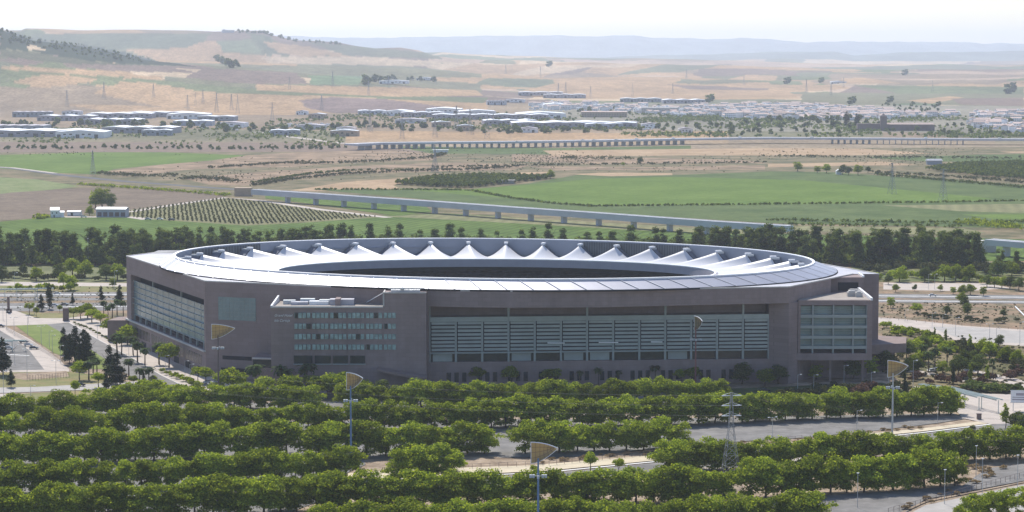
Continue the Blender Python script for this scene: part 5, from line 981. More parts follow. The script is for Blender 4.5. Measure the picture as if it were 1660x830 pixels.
# ------------------------------------------------------------ street lamps
def lamp_proto(h, arms, name='street_lamp'):
    e = empty(name, (0, 0, 0)); m = MB(); m.tube((0, 0, 0), (0, 0, h), .11, .07, 6); m.build('pole', M['steel'], e)
    for s in arms:
        m = MB(); m.tube((0, 0, h-.2), (s*1.5, 0, h), .06, .05, 5); m.build('arm', M['steel'], e)
        m = MB(); m.box(s*1.5-.4, s*1.5+.4, -.18, .18, h-.08, h+.08); m.tube((s*1.5-.3, 0, h-.09), (s*1.5+.3, 0, h-.09), .12, n=6); m.build('lamp_head', M['white'], e)
    return e
LP = {'d': lamp_proto(10, (-1, 1)), 's': lamp_proto(8, (1,)), 'g': lamp_proto(11, (0.02,))}; used_ = set()
for (k, x, y, h, lab) in (
 ('d', 23, 545, 9, 'double headed lamp beside the triangular lawn top'), ('s', 45, 545, 9, 'single lamp left of the triangular lawn'), ('d', 67, 560, 9, 'double lamp on the lawn edge'), ('s', 80, 565, 8, 'lamp on the right side of the lawn'), ('s', 85, 572, 8, 'lamp at the lawn foot'), ('s', 98, 590, 8, 'lamp below the lawn'), ('d', 91, 624, 10, 'double lamp over the fenced strip'), ('s', 24, 592, 9, 'lamp among the left parking bays'), ('d', 44, 612, 12, 'tall lamp on the paved car park'), ('s', 6, 650, 12, 'lamp at the left edge by the lower road'), ('s', 50, 650, 6, 'short lamp on the worn lawn'), ('s', 11, 534, 9, 'lamp at the plaza edge'), ('s', 46, 525, 10, 'lamp before the left lawn'), ('g', 5, 520, 9, 'slim lamp on the left plaza'),
 ('s', 158, 550, 7, 'lamp on the boulevard among the palms'), ('s', 209, 585, 7, 'boulevard lamp before the facade'), ('s', 268, 603, 7, 'boulevard lamp near the round tree'), ('s', 300, 612, 7, 'boulevard lamp near the corner'), ('s', 308, 618, 7, 'second boulevard lamp near the corner'),
 ('d', 636, 632, 7.5, 'double lamp before the hotel entrance'), ('s', 1293, 640, 8, 'lamp in the bed left of the wing'), ('s', 1319, 640, 8, 'second lamp in the bed below the wing'), ('s', 1368, 628, 9, 'lamp below the balcony wing'), ('s', 1412, 636, 8, 'lamp at the corner of the bed'), ('s', 1440, 636, 8.5, 'tall thin lamp by the grey mast'), ('s', 1480, 632, 12, 'lamp post rising behind the mast sail'),
 ('d', 1252, 718, 9, 'double headed lamp in the asphalt strip'), ('s', 1389, 706, 9, 'lamp in the weedy strip'), ('s', 1520, 690, 8.5, 'lamp by the row end'), ('g', 1531, 820, 11, 'thin lamp on the lower right lot'), ('g', 1592, 806, 12, 'thin lamp right on the lower right lot'), ('g', 1649, 800, 12, 'thin lamp at the right edge'), ('g', 1582, 778, 11, 'thin lamp behind the lower right rows'), ('g', 1390, 826, 11, 'thin lamp in the lower rows'),
 ('s', 1549, 545, 9, 'lamp on the pale curving road'), ('d', 1604, 560, 10, 'double lamp over the right trees'), ('s', 1653, 560, 11, 'lamp post at the right edge of the pale road'), ('s', 1511, 530, 7, 'small lamp on the far edge of the pale road'), ('s', 1528, 533, 7, 'second small lamp on the pale road'), ('s', 1467, 522, 6, 'small lamp near the stadium corner'), ('s', 1505, 470, 9, 'lamp in the gravel yard'), ('s', 1515, 470, 9, 'second lamp in the gravel yard'), ('d', 1393, 428, 17, 'tall double lamp before the dark belt'), ('g', 1429, 432, 17, 'telecom like pole before the dark belt'), ('g', 143, 432, 18, 'slim tall pole before the left belt'), ('s', 186, 470, 11, 'white lamp by the stadium corner'), ('s', 24, 470, 10, 'lamp beyond the left road'),
 ('s', 104, 500, 10, 'lamp on the left road verge'), ('s', 107, 512, 10, 'lamp by the brick pillar'), ('s', 56, 511, 9, 'lamp between small trees'), ('s', 1662, 640, 9, 'lamp by the billboard'), ('s', 1615, 560, 8, 'lamp beyond the right trees')):
    if k in used_: e = copy_tree(LP[k])
    else: e = LP[k]; used_.add(k)
    p = G(x, y); s = h/{'d': 10, 's': 8, 'g': 11}[k]; e.location = (p.x, p.y, .3); e.scale = (1, 1, s); e.rotation_euler = (0, 0, TR.uniform(-.5, .5)); tag(e, lab, 'street lamp', 'street lamps round the stadium')
# ------------------------------------------------------------ pylons and cables
def lattice(h, w0, w1, wa, arms_z, arm_len, r=.07, nseg=9):
    m = MB(); zs = [0]
    z = 0; 
    for i in range(nseg): z += (h*.8)*(1.5-i/nseg)/sum(1.5-j/nseg for j in range(nseg)); zs.append(z)
    zs.append(h)
    wd = lambda z: w0+(w1-w0)*min(1, z/(h*.62)) if z < h*.62 else w1+(wa-w1)*(z-h*.62)/(h*.38)
    cs = lambda z: [Vector((sx*wd(z)/2, sy*wd(z)/2, z)) for sx, sy in ((-1, -1), (1, -1), (1, 1), (-1, 1))]
    for a, b_ in zip(zs, zs[1:]):
        A, B2 = cs(a), cs(b_)
        for i in range(4):
            m.tube(A[i], B2[i], r*1.5, n=4); m.tube(A[i], B2[(i+1) % 4], r, n=4); m.tube(A[(i+1) % 4], B2[i], r, n=4); m.tube(B2[i], B2[(i+1) % 4], r, n=4)
    return m
pm = lattice(31, 6.4, 1.7, .5, None, None, .045)
D = 735; PX, PY = (1189-830)/F*D, D
e = empty('power_pylon', (PX, PY, 0), R(8), 'steel lattice pylon rising out of the lower tree rows', 'pylon')
pm.build('lattice_tower', M['pyl'], e)
AZ = (30, 26.8, 23.5)
for z in AZ:
    m = MB()
    for s in (-1, 1):
        m.tube((s*.3, -.3, z), (s*3.0, 0, z+.1), .10, n=4); m.tube((s*.3, .3, z), (s*3.0, 0, z+.1), .10, n=4); m.tube((s*.3, 0, z+.9), (s*3.0, 0, z+.1), .08, n=4)
    m.build('cross_arm', M['steel'], e)
    for s in (-1, 1):
        m = MB(); m.tube((s*1.2, -.2, z), (s*3.2, -.3, z+.05), .17, n=6); m.build('insulator', M['white'], e)
for s in (-1, 1):
    for z in AZ:
        pts = []; a = Vector((PX+s*2.8, PY, z)); b_ = Vector((-290, 905, 33+z-27)); c_ = Vector((PX+150, 640, 33+z-27))
        m = MB()
        for (p, q, sag) in ((b_, a, 8), (a, c_, 3)):
            prev = None
            for i in range(25):
                t = i/24; v = p.lerp(q, t); v.z -= sag*4*t*(1-t)
                if prev is not None: m.tube(prev, v, .017, n=3)
                prev = v
        tag(m.build('power_cable', M['cable']), '%s %s power cable sagging over the car park trees' % ({30: 'top', 26.8: 'middle', 23.5: 'lowest'}[z], 'left hand' if s < 0 else 'right hand'), 'cable', 'cables of the near pylon')
fm_ = lattice(38, 8, 2.2, .8, None, None, .10, 7)
for z in (37, 32, 27):
    for s in (-1, 1): fm_.tube((0, 0, z+1.2), (s*6, 0, z), .15, n=4); fm_.tube((0, 0, z-.3), (s*6, 0, z), .15, n=4)
fme = fm_.mesh('far_pylon', M['pyl'])
def far_pos(x, y):
    """where the sight line of pixel x,y first meets the rolling ground"""
    prev = None
    for D in np.arange(1500, 20000, 12.0):
        X = (x-830)/F*D; z = tz(X, D)
        if px(X, D, z)[1] <= y: return Vector((X, D, z))
    return Vector(((x-830)/F*9000, 9000, 0))
wl = [(110, 172), (170, 160), (250, 158), (305, 178), (318, 172), (330, 168), (352, 182), (376, 178), (386, 184), (442, 196), (470, 145), (522, 180), (540, 140), (598, 155), (630, 143), (600, 214), (652, 225), (705, 222), (740, 212), (762, 218), (790, 225), (820, 120), (876, 126), (905, 158), (917, 152), (957, 160), (1025, 158), (1090, 152), (1112, 128), (1205, 138), (1306, 150), (1346, 155), (1366, 142), (1510, 150), (150, 285), (1447, 315), (1530, 325), (705, 280)]
for i, (x, y) in enumerate(wl):
    p = far_pos(x, y); o = link('far_pylon', fme); o.location = p; s = TR.uniform(.85, 1.15)*(1.0 if y < 230 else .75); o.scale = (s, s, s); o.rotation_euler = (0, 0, TR.uniform(0, 3)); tag(o, 'thin lattice pylon on the far farmland', 'pylon', 'far pylons')
# ------------------------------------------------------------ viaducts
def viaduct(name, P, ztop, zbot, w_, pier_px, label, mat_='viad', pw=2.6):
    e = empty(name, (0, 0, 0), 0, label, 'viaduct'); pts = [G(x, y, ztop) for x, y in P]; nn = []
    for i in range(len(pts)):
        d = (pts[min(i+1, len(pts)-1)]-pts[max(i-1, 0)]).normalized(); nn.append(Vector((-d.y, d.x, 0)))
    m = MB(); k = len(pts)
    for p, n in zip(pts, nn):
        a, b_ = p, p+n*w_; m.v += [(a.x, a.y, ztop), (b_.x, b_.y, ztop), (b_.x, b_.y, zbot+.8), (a.x, a.y, zbot)]
    for i in range(k-1):
        for q in range(4): m.f.append((i*4+q, i*4+4+q, i*4+4+(q+1) % 4, i*4+(q+1) % 4)); m.m.append(0)
    m.f += [(0, 1, 2, 3), (k*4-4, k*4-3, k*4-2, k*4-1)]; m.m += [0, 0]; m.build('deck', M[mat_], e)
    m = MB()
    for i in range(k-1): m.tube(pts[i]+Vector((0, 0, .5)), pts[i+1]+Vector((0, 0, .5)), .18, n=4)
    m.build('parapet', M['conc'], e)
    for x in pier_px:
        j = max(i for i in range(k-1) if P[i][0] <= x); t = (x-P[j][0])/(P[j+1][0]-P[j][0]); p = pts[j].lerp(pts[j+1], t)+nn[j]*w_*.25
        d = (pts[j+1]-pts[j]).normalized(); m = MB(); a = p-d*pw/2; b_ = p+d*pw/2; n = nn[j]*w_*.5
        m.prism([a, b_, b_+n, a+n], -1, zbot+.4); m.prism([a-d*.25, b_+d*.25, b_+d*.25+n, a-d*.25+n], zbot-.5, zbot-.02); m.build('pier', M[mat_], e)
    return e
viaduct('railway_viaduct', [(407, 307), (500, 313), (600, 320), (700, 326.5), (830, 336), (950, 344), (1060, 352), (1160, 359), (1275, 366)], 10.5, 5.6, 9, [461, 506, 552, 600, 649, 699, 750, 802, 855, 909, 965, 1022, 1080, 1140], 'long grey concrete viaduct crossing the fields behind the stadium')
viaduct('road_bridge', [(1596, 388), (1660, 393), (1760, 400)], 11, 7, 10, [1625, 1690], 'end of a grey concrete bridge at the right edge')
m = MB(); a = G(1600, 409); m.box(a.x-4, a.x+6, a.y-2, a.y+8, 0, 8); tag(m.build('abutment', M['stone']), 'pale concrete abutment under the grey bridge', 'abutment')
m = MB(); a = G(404, 318); m.box(a.x-14, a.x+2, a.y-2, a.y+9, 0, 8); tag(m.build('embankment_wall', M['ochre']), 'brown earth abutment at the left end of the viaduct', 'abutment')
viaduct('motorway_viaduct', [(580, 233.5), (620, 231.5), (700, 230.5), (830, 229.5), (960, 227.5), (1120, 224.5), (1250, 223), (1420, 224), (1560, 225), (1720, 225.5)], 9.0, 6.2, 24, list(range(596, 1120, 12))+list(range(1352, 1570, 10)), 'far motorway viaduct on many thin legs', 'viad', 1.3)
# ------------------------------------------------------------ cars
def car_proto(colr):
    e = empty('parked_car', (0, 0, 0)); cm = mat('car_paint', colr, .3, .2, var=.02, spec=.6)
    m = MB()
    prof = [(-2.15, .35), (-2.2, .8), (-1.9, .95), (-1.35, 1.0), (1.0, 1.0), (2.0, .8), (2.2, .6), (2.15, .35)]
    m.add([(x, -.86, z) for x, z in prof]+[(x, .86, z) for x, z in prof], [tuple(range(8)), tuple(range(15, 7, -1))]+[(i, (i+1) % 8, (i+1) % 8+8, i+8) for i in range(8)]); m.build('body', cm, e)
    m = MB(); c = [(-1.75, .96), (-1.2, 1.42), (.25, 1.44), (1.05, .98)]
    m.add([(x, -.78+(z-.96)*.25, z) for x, z in c]+[(x, .78-(z-.96)*.25, z) for x, z in c], [(0, 1, 2, 3), (7, 6, 5, 4)]+[(i, (i+1) % 4, (i+1) % 4+4, i+4) for i in range(4)]); m.build('cabin_glass', M['glassd'], e)
    m = MB(); m.add([(-1.15, -.62, 1.43), (.2, -.62, 1.45), (.2, .62, 1.45), (-1.15, .62, 1.43), (-1.2, -.66, 1.39), (.25, -.66, 1.41), (.25, .66, 1.41), (-1.2, .66, 1.39)], [(0, 1, 2, 3), (4, 5, 6, 7), (0, 1, 5, 4), (1, 2, 6, 5), (2, 3, 7, 6), (3, 0, 4, 7)]); m.build('roof', cm, e)
    for sx in (-1.35, 1.35):
        for sy in (-.86, .86): m = MB(); m.tube((sx, sy-.1, .33), (sx, sy+.1, .33), .33, n=12); m.build('wheel', M['glassd'], e)
    return e
CP = {}
for (x, y, c, rz, lab) in (
 (39, 558, 'k', 5, 'black car in the upper left parking bay'), (46, 563, 's', 4, 'silver car behind the two dark cars'), (55, 568, 'k', 5, 'dark car right of the silver one'), (14, 568, 's', 8, 'silver car at the left of the bays'), (8, 562, 'k', 8, 'dark car behind the left silver car'), (1, 532, 'k', 0, 'dark car at the left picture edge'),
 (338, 624, 'w', 25, 'white car by the near stadium corner'), (345, 627, 's', 25, 'silver car beside the white one'), (353, 630, 'w', 25, 'second white car by the near corner'), (602, 633, 'w', 0, 'white car with blue shade before the hotel'), (578, 634, 'k', 0, 'dark car before the hotel'), (592, 636, 'b', 0, 'blue car before the hotel'),
 (88, 498, 's', 0, 'car driving the wide left road'), (105, 497, 'k', 0, 'dark car driving the wide left road'), (93, 479, 'w', 0, 'white car on the left dual carriageway'), (1512, 482, 'w', 0, 'white van like car on the right carriageway'), (1511, 605, 's', 30, 'silver car parked under the right palms'), (1519, 603, 'k', 30, 'dark car parked under the right palms'),
 (130, 628, 'k', 3, 'dark car on the lower left road'), (175, 626, 'k', 3, 'dark car at the end of the lower left road'), (1240, 637, 'k', 0, 'dark car in the stadium shade'), (40, 689, 's', 0, 'car parked below the first tree row at left')):
    if c not in CP: e = CP[c] = car_proto(dict(k=(.03, .03, .035), s=(.45, .46, .48), w=(.75, .75, .75), b=(.12, .2, .38))[c])
    else: e = copy_tree(CP[c])
    p = G(x, y); e.location = (p.x, p.y, LV[0]+.02); e.rotation_euler = (0, 0, R(rz)); tag(e, lab, 'car', 'cars around the stadium')
cmw = {}
for i, (x, y) in enumerate(((838, 230.5), (963, 228), (999, 227.5), (1032, 226), (945, 228), (1092, 225), (1317, 223.5), (1502, 224.5), (1622, 225.3), (1200, 223.5))):
    p = G(x, y, 9.05); m = MB()
    if not cmw: m.box(-2.6, 2.6, -1, 1, .4, 1.2); m.box(-1.8, 1.4, -.9, .9, 1.2, 1.9); [m.box(a-.4, a+.4, -1.02, 1.02, 0, .7) for a in (-1.6, 1.6)]; cmw['m'] = m.mesh('distant_car', M['white'])
    o = link('distant_car', cmw['m']); o.location = (p.x, p.y+6, 9.05); tag(o, 'tiny white car on the far motorway viaduct', 'car', 'cars on the motorway')
for i in range(110):
    x, y = TR.choice(((470, 204), (500, 203), (530, 204), (880, 176), (900, 178), (450, 216), (1040, 208), (340, 208), (380, 210), (700, 200)))
    x += TR.uniform(-18, 18); y += TR.uniform(-3, 3); p = G(x, y); o = link('distant_van', cmw['m']); o.location = (p.x, p.y, tz(p.x, p.y)); o.scale = (1.3, 1.3, 1.4); o.rotation_euler = (0, 0, TR.uniform(0, 3)); tag(o, 'tiny white vehicle parked in the industrial yards', 'van', 'vehicles in the industrial yards')
# ------------------------------------------------------------ pergolas, gantry, billboard, pillar, farm
def pergola(A, B_, z, w_, label, nstrip=3, rz=0):
    a = G(*A); b_ = G(*B_); d = (b_-a); L = d.length; e = empty('pergola', (a.x, a.y, .3), math.atan2(d.y, d.x), label, 'pergola')
    for s in range(nstrip):
        off = s*w_*.9; x0 = L*(.0 + .12*s); x1 = L*(.62+.19*s)
        m = MB(); m.box(x0, x1, off, off+.15, z, z+.35); m.box(x0, x1, off+w_-.3, off+w_-.15, z, z+.35)
        k = int((x1-x0)/.8)
        for i in range(k): xx = x0+(x1-x0)*i/k; m.box(xx, xx+.14, off, off+w_-.15, z+.35, z+.5)
        m.build('slatted_roof', M['steelg'], e)
        for xx in np.linspace(x0+.5, x1-.5, 4):
            m = MB(); m.tube((xx, off+w_*.4, 0), (xx, off+w_*.4, z), .16, n=6); m.build('post', M['steelg'], e)
            m = MB(); m.box(xx-.7, xx+.7, off+w_*.4-.7, off+w_*.4+.7, 0, .4); m.build('footing', M['conc'], e)
    return e
pergola((1488, 646), (1594, 674), 5.2, 3.2, 'long pale green slatted pergola on the right plaza')
pergola((-40, 572), (58, 573), 5.0, 2.6, 'pale slatted pergola over the left parking bays', 2)
pergola((-20, 489), (112, 487), 6.0, 3.0, 'long steel pergola over the left road verge', 2)
a = G(1638, 668); e = empty('billboard', (a.x, a.y, .3), R(-6), 'white advertising board on steel posts by the plaza', 'billboard')
m = MB(); m.box(0, 11, -.15, .15, 3.6, 8); m.build('panel', M['white'], e)
m = MB(); m.box(-.15, 11.15, -.2, .2, 8, 8.25); m.box(-.15, 11.15, -.2, .2, 3.4, 3.6); m.build('panel_frame', M['steel'], e)
m = MB(); m.box(.6, 7.5, -.17, -.155, 4.4, 4.9); m.box(.6, 8.5, -.17, -.155, 5.4, 5.7); m.box(2, 5, -.17, -.155, 6.2, 7.2); m.build('print', M['lilac'], e)
for q in (1, 5.5, 10): m = MB(); m.tube((q, 0, 0), (q, 0, 3.4), .14); m.build('post', M['steel'], e)
a = G(107, 521); m = MB(); m.box(a.x-1.4, a.x+1.4, a.y-1, a.y+1, 0, 7); m.box(a.x-1.7, a.x+1.7, a.y-1.3, a.y+1.3, 0, .5); tag(m.build('brick_pillar', M['polec']), 'dark brick pillar at the head of the boulevard', 'pillar')
a = G(14, 508); m = MB(); m.box(a.x-.5, a.x+.5, a.y-1, a.y+1, 0, 9); m.box(a.x-1.2, a.x+1.6, a.y-1, a.y+1, 0, 2.5); tag(m.build('totem', M['polec']), 'dark totem beside the left road', 'totem')
def fence(A, B_, h, label, sp=2.5):
    a = G(*A); b_ = G(*B_); d = b_-a; L = d.length; e = empty('fence', (a.x, a.y, .35), math.atan2(d.y, d.x), label, 'fence')
    n = min(90, max(2, int(L/sp)))
    for i in range(n+1): m = MB(); m.tube((L*i/n, 0, 0), (L*i/n, 0, h), .07, n=4); m.build('post', M['polec'], e)
    m = MB(); m.tube((0, 0, h-.05), (L, 0, h-.05), .05, n=4); m.tube((0, 0, h*.5), (L, 0, h*.5), .035, n=4); m.build('rail', M['polec'], e)
    return e
fence((44, 619), (112, 614), 2.4, 'grey wire fence along the bare strip', 1.2); fence((10, 537), (112, 596), 1.8, 'dark fence between the lawn and the car park', 2.5)
fence((620, 768), (880, 757), 1.8, 'thin wire fence along the near cream path', 3); fence((890, 757), (1300, 715), 1.8, 'thin wire fence along the middle cream path', 3); fence((1440, 836), (1660, 776), 2.0, 'thin wire fence in the lower right corner', 3); fence((1400, 516), (1650, 536), 1.2, 'low guard rail beyond the pale road', 5)
a, b_ = G(1646, 500), G(1668, 522); m = MB(); m.tube((a.x, a.y, 1), (b_.x, b_.y, 1), .35); tag(m.build('guard_rail', M['white']), 'white railing beside the brown field at the right edge', 'railing')
for (x, lab) in ((1560, 'dark litter cabin on the plaza edge'), (620, 'small red brown cabinet by the cream path')):
    a = G(x+27 if x == 1560 else 647, 682 if x == 1560 else 762); m = MB(); m.box(a.x-.8, a.x+.8, a.y-.7, a.y+.7, 0, 2.6 if x == 1560 else 1.7); m.box(a.x-.95, a.x+.95, a.y-.85, a.y+.85, 2.6 if x == 1560 else 1.7, 2.8 if x == 1560 else 1.85)
    tag(m.build('cabinet', M['polec']), lab, 'cabinet')
def house(e, x0, x1, y0, y1, h, rf, wm, rm, name='wall'):
    m = MB(); m.box(x0, x1, y0, y1, 0, h); ym = (y0+y1)/2
    m.add([(x0, y0, h), (x0, y1, h), (x0, ym, h+rf), (x1, y0, h), (x1, y1, h), (x1, ym, h+rf)], [(0, 1, 2), (3, 5, 4), (0, 3, 4, 1)]); m.build('wall', M[wm], e)
    m = MB(); o = .4; k = o*rf/(ym-y0)
    m.add([(x0-o, y0-o, h-k), (x1+o, y0-o, h-k), (x1+o, ym, h+rf), (x0-o, ym, h+rf), (x0-o, y1+o, h-k), (x1+o, y1+o, h-k)]+[(x0-o, y0-o, h-k+.25), (x1+o, y0-o, h-k+.25), (x1+o, ym, h+rf+.25), (x0-o, ym, h+rf+.25), (x0-o, y1+o, h-k+.25), (x1+o, y1+o, h-k+.25)],
          [(0, 1, 2, 3), (3, 2, 5, 4), (6, 7, 8, 9), (9, 8, 11, 10), (0, 1, 7, 6), (4, 5, 11, 10), (0, 3, 9, 6), (3, 4, 10, 9), (1, 2, 8, 7), (2, 5, 11, 8)]); m.build('roof', M[rm], e)
a = G(82, 353); e = empty('farmhouse', (a.x, a.y, 0.2), R(10), 'white gabled farmhouse left of the big tree', 'farmhouse'); house(e, 0, 7, 0, 12, 6, 2, 'white', 'white'); house(e, 7, 11, 2, 9, 4, 1, 'white', 'white')
m = MB(); m.box(2.5, 3.4, -.04, 0.02, 0, 2.1); m.build('door', M['glassd'], e)
for q in (1, 4.6): m = MB(); m.box(q, q+.9, -.04, .02, 3.2, 4.3); m.build('window', M['glassd'], e)
a = G(109, 350); e = empty('outbuilding', (a.x, a.y, .2), R(-4), 'low white outbuilding right of the farmhouse', 'outbuilding'); house(e, 0, 11, 0, 7, 3.4, .5, 'white', 'shedroof')
m = MB(); m.box(3, 5, -.04, .02, 0, 2.6); m.build('door', M['glassd'], e)
a = G(156, 352); e = empty('farm_shed', (a.x, a.y, .2), R(-5), 'long grey farm shed with a pale roof before the big tree', 'shed'); house(e, 0, 25, 0, 12, 6.5, 1.2, 'shed', 'shedroof')
for q in range(5): m = MB(); m.box(1+q*5, 4.6+q*5, -.05, .02, .4, 4); m.build('opening', M['polec'], e)
for (x, y, c, lab) in ((240, 357, 's', 'grey car left of the white van by the grove'), (259, 357, 'w', 'white car parked by the grove'), (278, 358, 'k', 'dark car parked by the grove'), (136, 353, 'w', 'white car parked by the farmhouse')):
    e = copy_tree(CP[c]); p = G(x, y); e.location = (p.x, p.y, .3); e.rotation_euler = (0, 0, R(5)); e.scale = (1.3, 1.3, 1.3); tag(e, lab, 'car', 'cars at the farm')
# ------------------------------------------------------------ industrial estate, town, monastery
def wh_mesh(L, W, h, n, wm, rm, k):
    m = MB(); m.box(0, L, 0, W, 0, h, 0); s = L/n
    for i in range(n):
        x0, x1 = i*s, (i+1)*s; rz = h+.15+.8*(s/20)
        m.add([(x0, -.4, h), (x1, -.4, h), ((x0+x1)/2, -.4, rz), (x0, W+.4, h), (x1, W+.4, h), ((x0+x1)/2, W+.4, rz)], [(0, 1, 2), (5, 4, 3), (0, 2, 5, 3), (2, 1, 4, 5), (0, 3, 4, 1)], 1)
    q = int(L/9)
    for i in range(q): x0 = 2+i*9; m.box(x0, x0+(4 if i % 3 else 5.5), -.08, 0.05, (0 if i % 3 == 0 else h*.5), (h*.6 if i % 3 == 0 else h*.72), 2)
    return m.mesh('warehouse', [M[wm], M[rm], M['glassd']])
WHM = [wh_mesh(60, 40, 8, 2, 'shed', 'shedroof', 0), wh_mesh(110, 55, 9, 3, 'lilac', 'shedroof', 1), wh_mesh(40, 30, 7, 1, 'farwall', 'lilac', 2), wh_mesh(80, 45, 10, 5, 'shed', 'lilac', 3), wh_mesh(50, 30, 8, 1, 'ochre', 'shedroof', 4), wh_mesh(70, 60, 9, 1, 'farwall', 'shedroof', 5)]
WG = 'sheds of the industrial estate'
WH = [ # x, y, mesh, scale x, label
 (-30, 222, 1, 1.5, 'longest white roofed warehouse at the left edge'), (90, 224, 5, 1.1, 'grey gabled warehouse end right of the longest'), (-20, 214, 3, 1.2, 'sawtooth shed behind the longest warehouse'), (165, 216, 1, 1.1, 'long low shed with white roof on the left'), (230, 220, 0, .8, 'blue grey shed on the left'), (60, 196, 1, 1.0, 'white roofed shed left of the dark trees'), (20, 190, 3, 1.0, 'brown sawtooth shed at the upper left'), (100, 186, 2, 1, 'small pale block above the estate'), (140, 192, 1, 1.2, 'long shed with white skylights'), (200, 190, 1, 1.2, 'white sawtooth roof at the estate back'), (270, 193, 5, 1.2, 'broad white roof at the estate back'), (320, 196, 0, 1.2, 'grey shed behind the car dump'), (130, 202, 1, 1.0, 'shed behind the dark trees'), (280, 204, 0, 1.2, 'blue shed in the estate middle'), (350, 206, 2, 1.3, 'small shed near the estate road'),
 (438, 220, 0, .8, 'blue roofed shed by the lane'), (480, 210, 2, 1.2, 'pale shed with rows of vans'), (535, 221, 4, .9, 'ochre shed with dark doors'), (545, 214, 2, .8, 'small white shed by the ochre one'), (500, 192, 4, .7, 'slanted light roof by the substation'), (480, 186, 2, .6, 'brown block of the substation'), (580, 186, 0, 1, 'low blue grey shed before the dark field'), (620, 188, 5, .9, 'pale shed before the dark field'), (650, 190, 1, .8, 'blue shed with white roof end'), (690, 184, 5, 1.1, 'bright white roof in the estate centre'), (700, 194, 1, 1.1, 'long white roofed shed in the estate centre'), (745, 188, 5, 1.1, 'white roofed shed above the centre'), (640, 200, 2, 1.4, 'low shed before the centre trees'), (700, 206, 4, .7, 'brown shed in the centre trees'), (740, 212, 4, .6, 'small dark shed with slanted roof'), (785, 204, 1, .9, 'blue grey long shed right of centre'), (790, 172, 3, .6, 'white warehouse with blue window band'), (820, 168, 2, 1.2, 'light tall block behind the warehouse'), (800, 194, 1, 1.0, 'grey shed with light roof right of centre'), (840, 192, 5, 1.4, 'widest white roof right of the centre'), (830, 208, 1, 1.5, 'long blue grey shed under the widest roof'), (910, 208, 1, 1.2, 'long pale blue shed near the motorway'), (950, 209, 0, 1.1, 'end shed with dark gaps near the motorway'), (840, 158, 1, 1.2, 'long grey shed at the back of the estate'), (880, 160, 1, 1.1, 'second long grey shed at the back'), (840, 215, 2, .8, 'small pale shed before the long sheds'), (1005, 166, 1, 1, 'long light roof at the town edge'), (1075, 168, 1, 1, 'long dark shed at the town edge'), (880, 176, 5, .8, 'shed among the town houses'), (1040, 208, 2, .8, 'small roof in the scrub'), (1100, 216, 2, .6, 'white hut below the town')]
for (x, y, k, s, lab) in WH:
    p = G(x, y); p.z = tz(p.x, p.y); o = link('warehouse', WHM[k]); o.location = p; o.scale = (s, s, 1.1); o.rotation_euler = (0, 0, R(TR.uniform(-7, 7))); tag(o, lab, 'warehouse', WG)
def hs_mesh(L, W, h, rf, seed, flat=False):
    g = random.Random(seed); m = MB(); m.box(0, L, 0, W, 0, h, 0)
    if flat: m.box(-.2, L+.2, -.2, W+.2, h, h+.5, 0); m.box(L*.2, L*.5, W*.3, W*.7, h+.5, h+2.6, 0)
    else: m.add([(-.4, -.4, h), (L+.4, -.4, h), (L+.4, W+.4, h), (-.4, W+.4, h), (-.4, W/2, h+rf), (L+.4, W/2, h+rf)], [(0, 1, 5, 4), (4, 5, 2, 3), (0, 4, 3), (1, 2, 5), (0, 3, 2, 1)], 1)
    for fl_ in range(int(h//3)):
        for i in range(int(L//3)): m.box(1+i*3, 2.1+i*3, -.05, .04, .9+fl_*3, 2.2+fl_*3, 2)
    return m.mesh('town_house', [M['farwall'], M['tile'], M['glassd']])
HM = [hs_mesh(10, 12, 6, 1.8, 1), hs_mesh(14, 10, 6, 0, 2, True), hs_mesh(9, 9, 3.4, 1.5, 3), hs_mesh(18, 11, 9, 2, 4), hs_mesh(22, 12, 6.5, 1.6, 5)]
town = [([(850, 178), (940, 180), (1080, 186), (1100, 178), (1000, 172), (860, 168)], 130), ([(1070, 188), (1180, 192), (1330, 196), (1560, 190), (1640, 196), (1660, 184), (1480, 186), (1400, 178), (1290, 171), (1200, 171), (1120, 174)], 620), ([(1560, 205), (1580, 198), (1690, 202), (1700, 214), (1640, 216)], 95)]
grp_ = 0; extra = []
for P, n in town:
    xs_ = [q[0] for q in P]; ys_ = [q[1] for q in P]; c_ = 0
    while c_ < n:
        x, y = TR.uniform(min(xs_), max(xs_)), TR.uniform(min(ys_), max(ys_))
        if not in_poly(np.array([x]), np.array([y]), P)[0]: continue
        c_ += 1; p = G(x, y); p.z = tz(p.x, p.y)-.1; extra.append((p.y, p, TR.randrange(5), TR.uniform(.9, 1.3), R(TR.choice((-12, 4, 78))+TR.uniform(-4, 4))))
extra.sort(key=lambda q: q[0])
for (_, p, k, s, rz) in extra[:285]:
    o = link('town_house', HM[k]); o.location = p; o.scale = (s, s, s); o.rotation_euler = (0, 0, rz); tag(o, 'whitewashed house in the distant town', 'house', 'houses of the distant town')
mm = MB()
for (_, p, k, s, rz) in extra[285:]:
    me = HM[k]; rot = Matrix.Rotation(rz, 4, 'Z'); vs = [rot @ (v.co*s)+p for v in me.vertices]; kk = len(mm.v); mm.v += [tuple(v) for v in vs]
    for f_ in me.polygons: mm.f.append(tuple(i+kk for i in f_.vertices)); mm.m.append(f_.material_index)
tag(mm.build('far_houses', [M['farwall'], M['tile'], M['glassd']]), 'mass of tiny pale houses at the back of the distant town', 'houses', None, 'stuff')
p = G(942, 190); e = empty('apartment_block', (p.x, p.y, 0), R(-6), 'ochre apartment block before the distant town', 'apartment block')
house(e, 0, 95, 0, 14, 11, 1.5, 'ochre', 'tile'); m = MB()
for i in range(28):
    for z in (1.5, 4.8, 8): m.box(2+i*3.3, 3.4+i*3.3, -.08, .04, z, z+1.5)
m.build('window_band', M['glassd'], e)
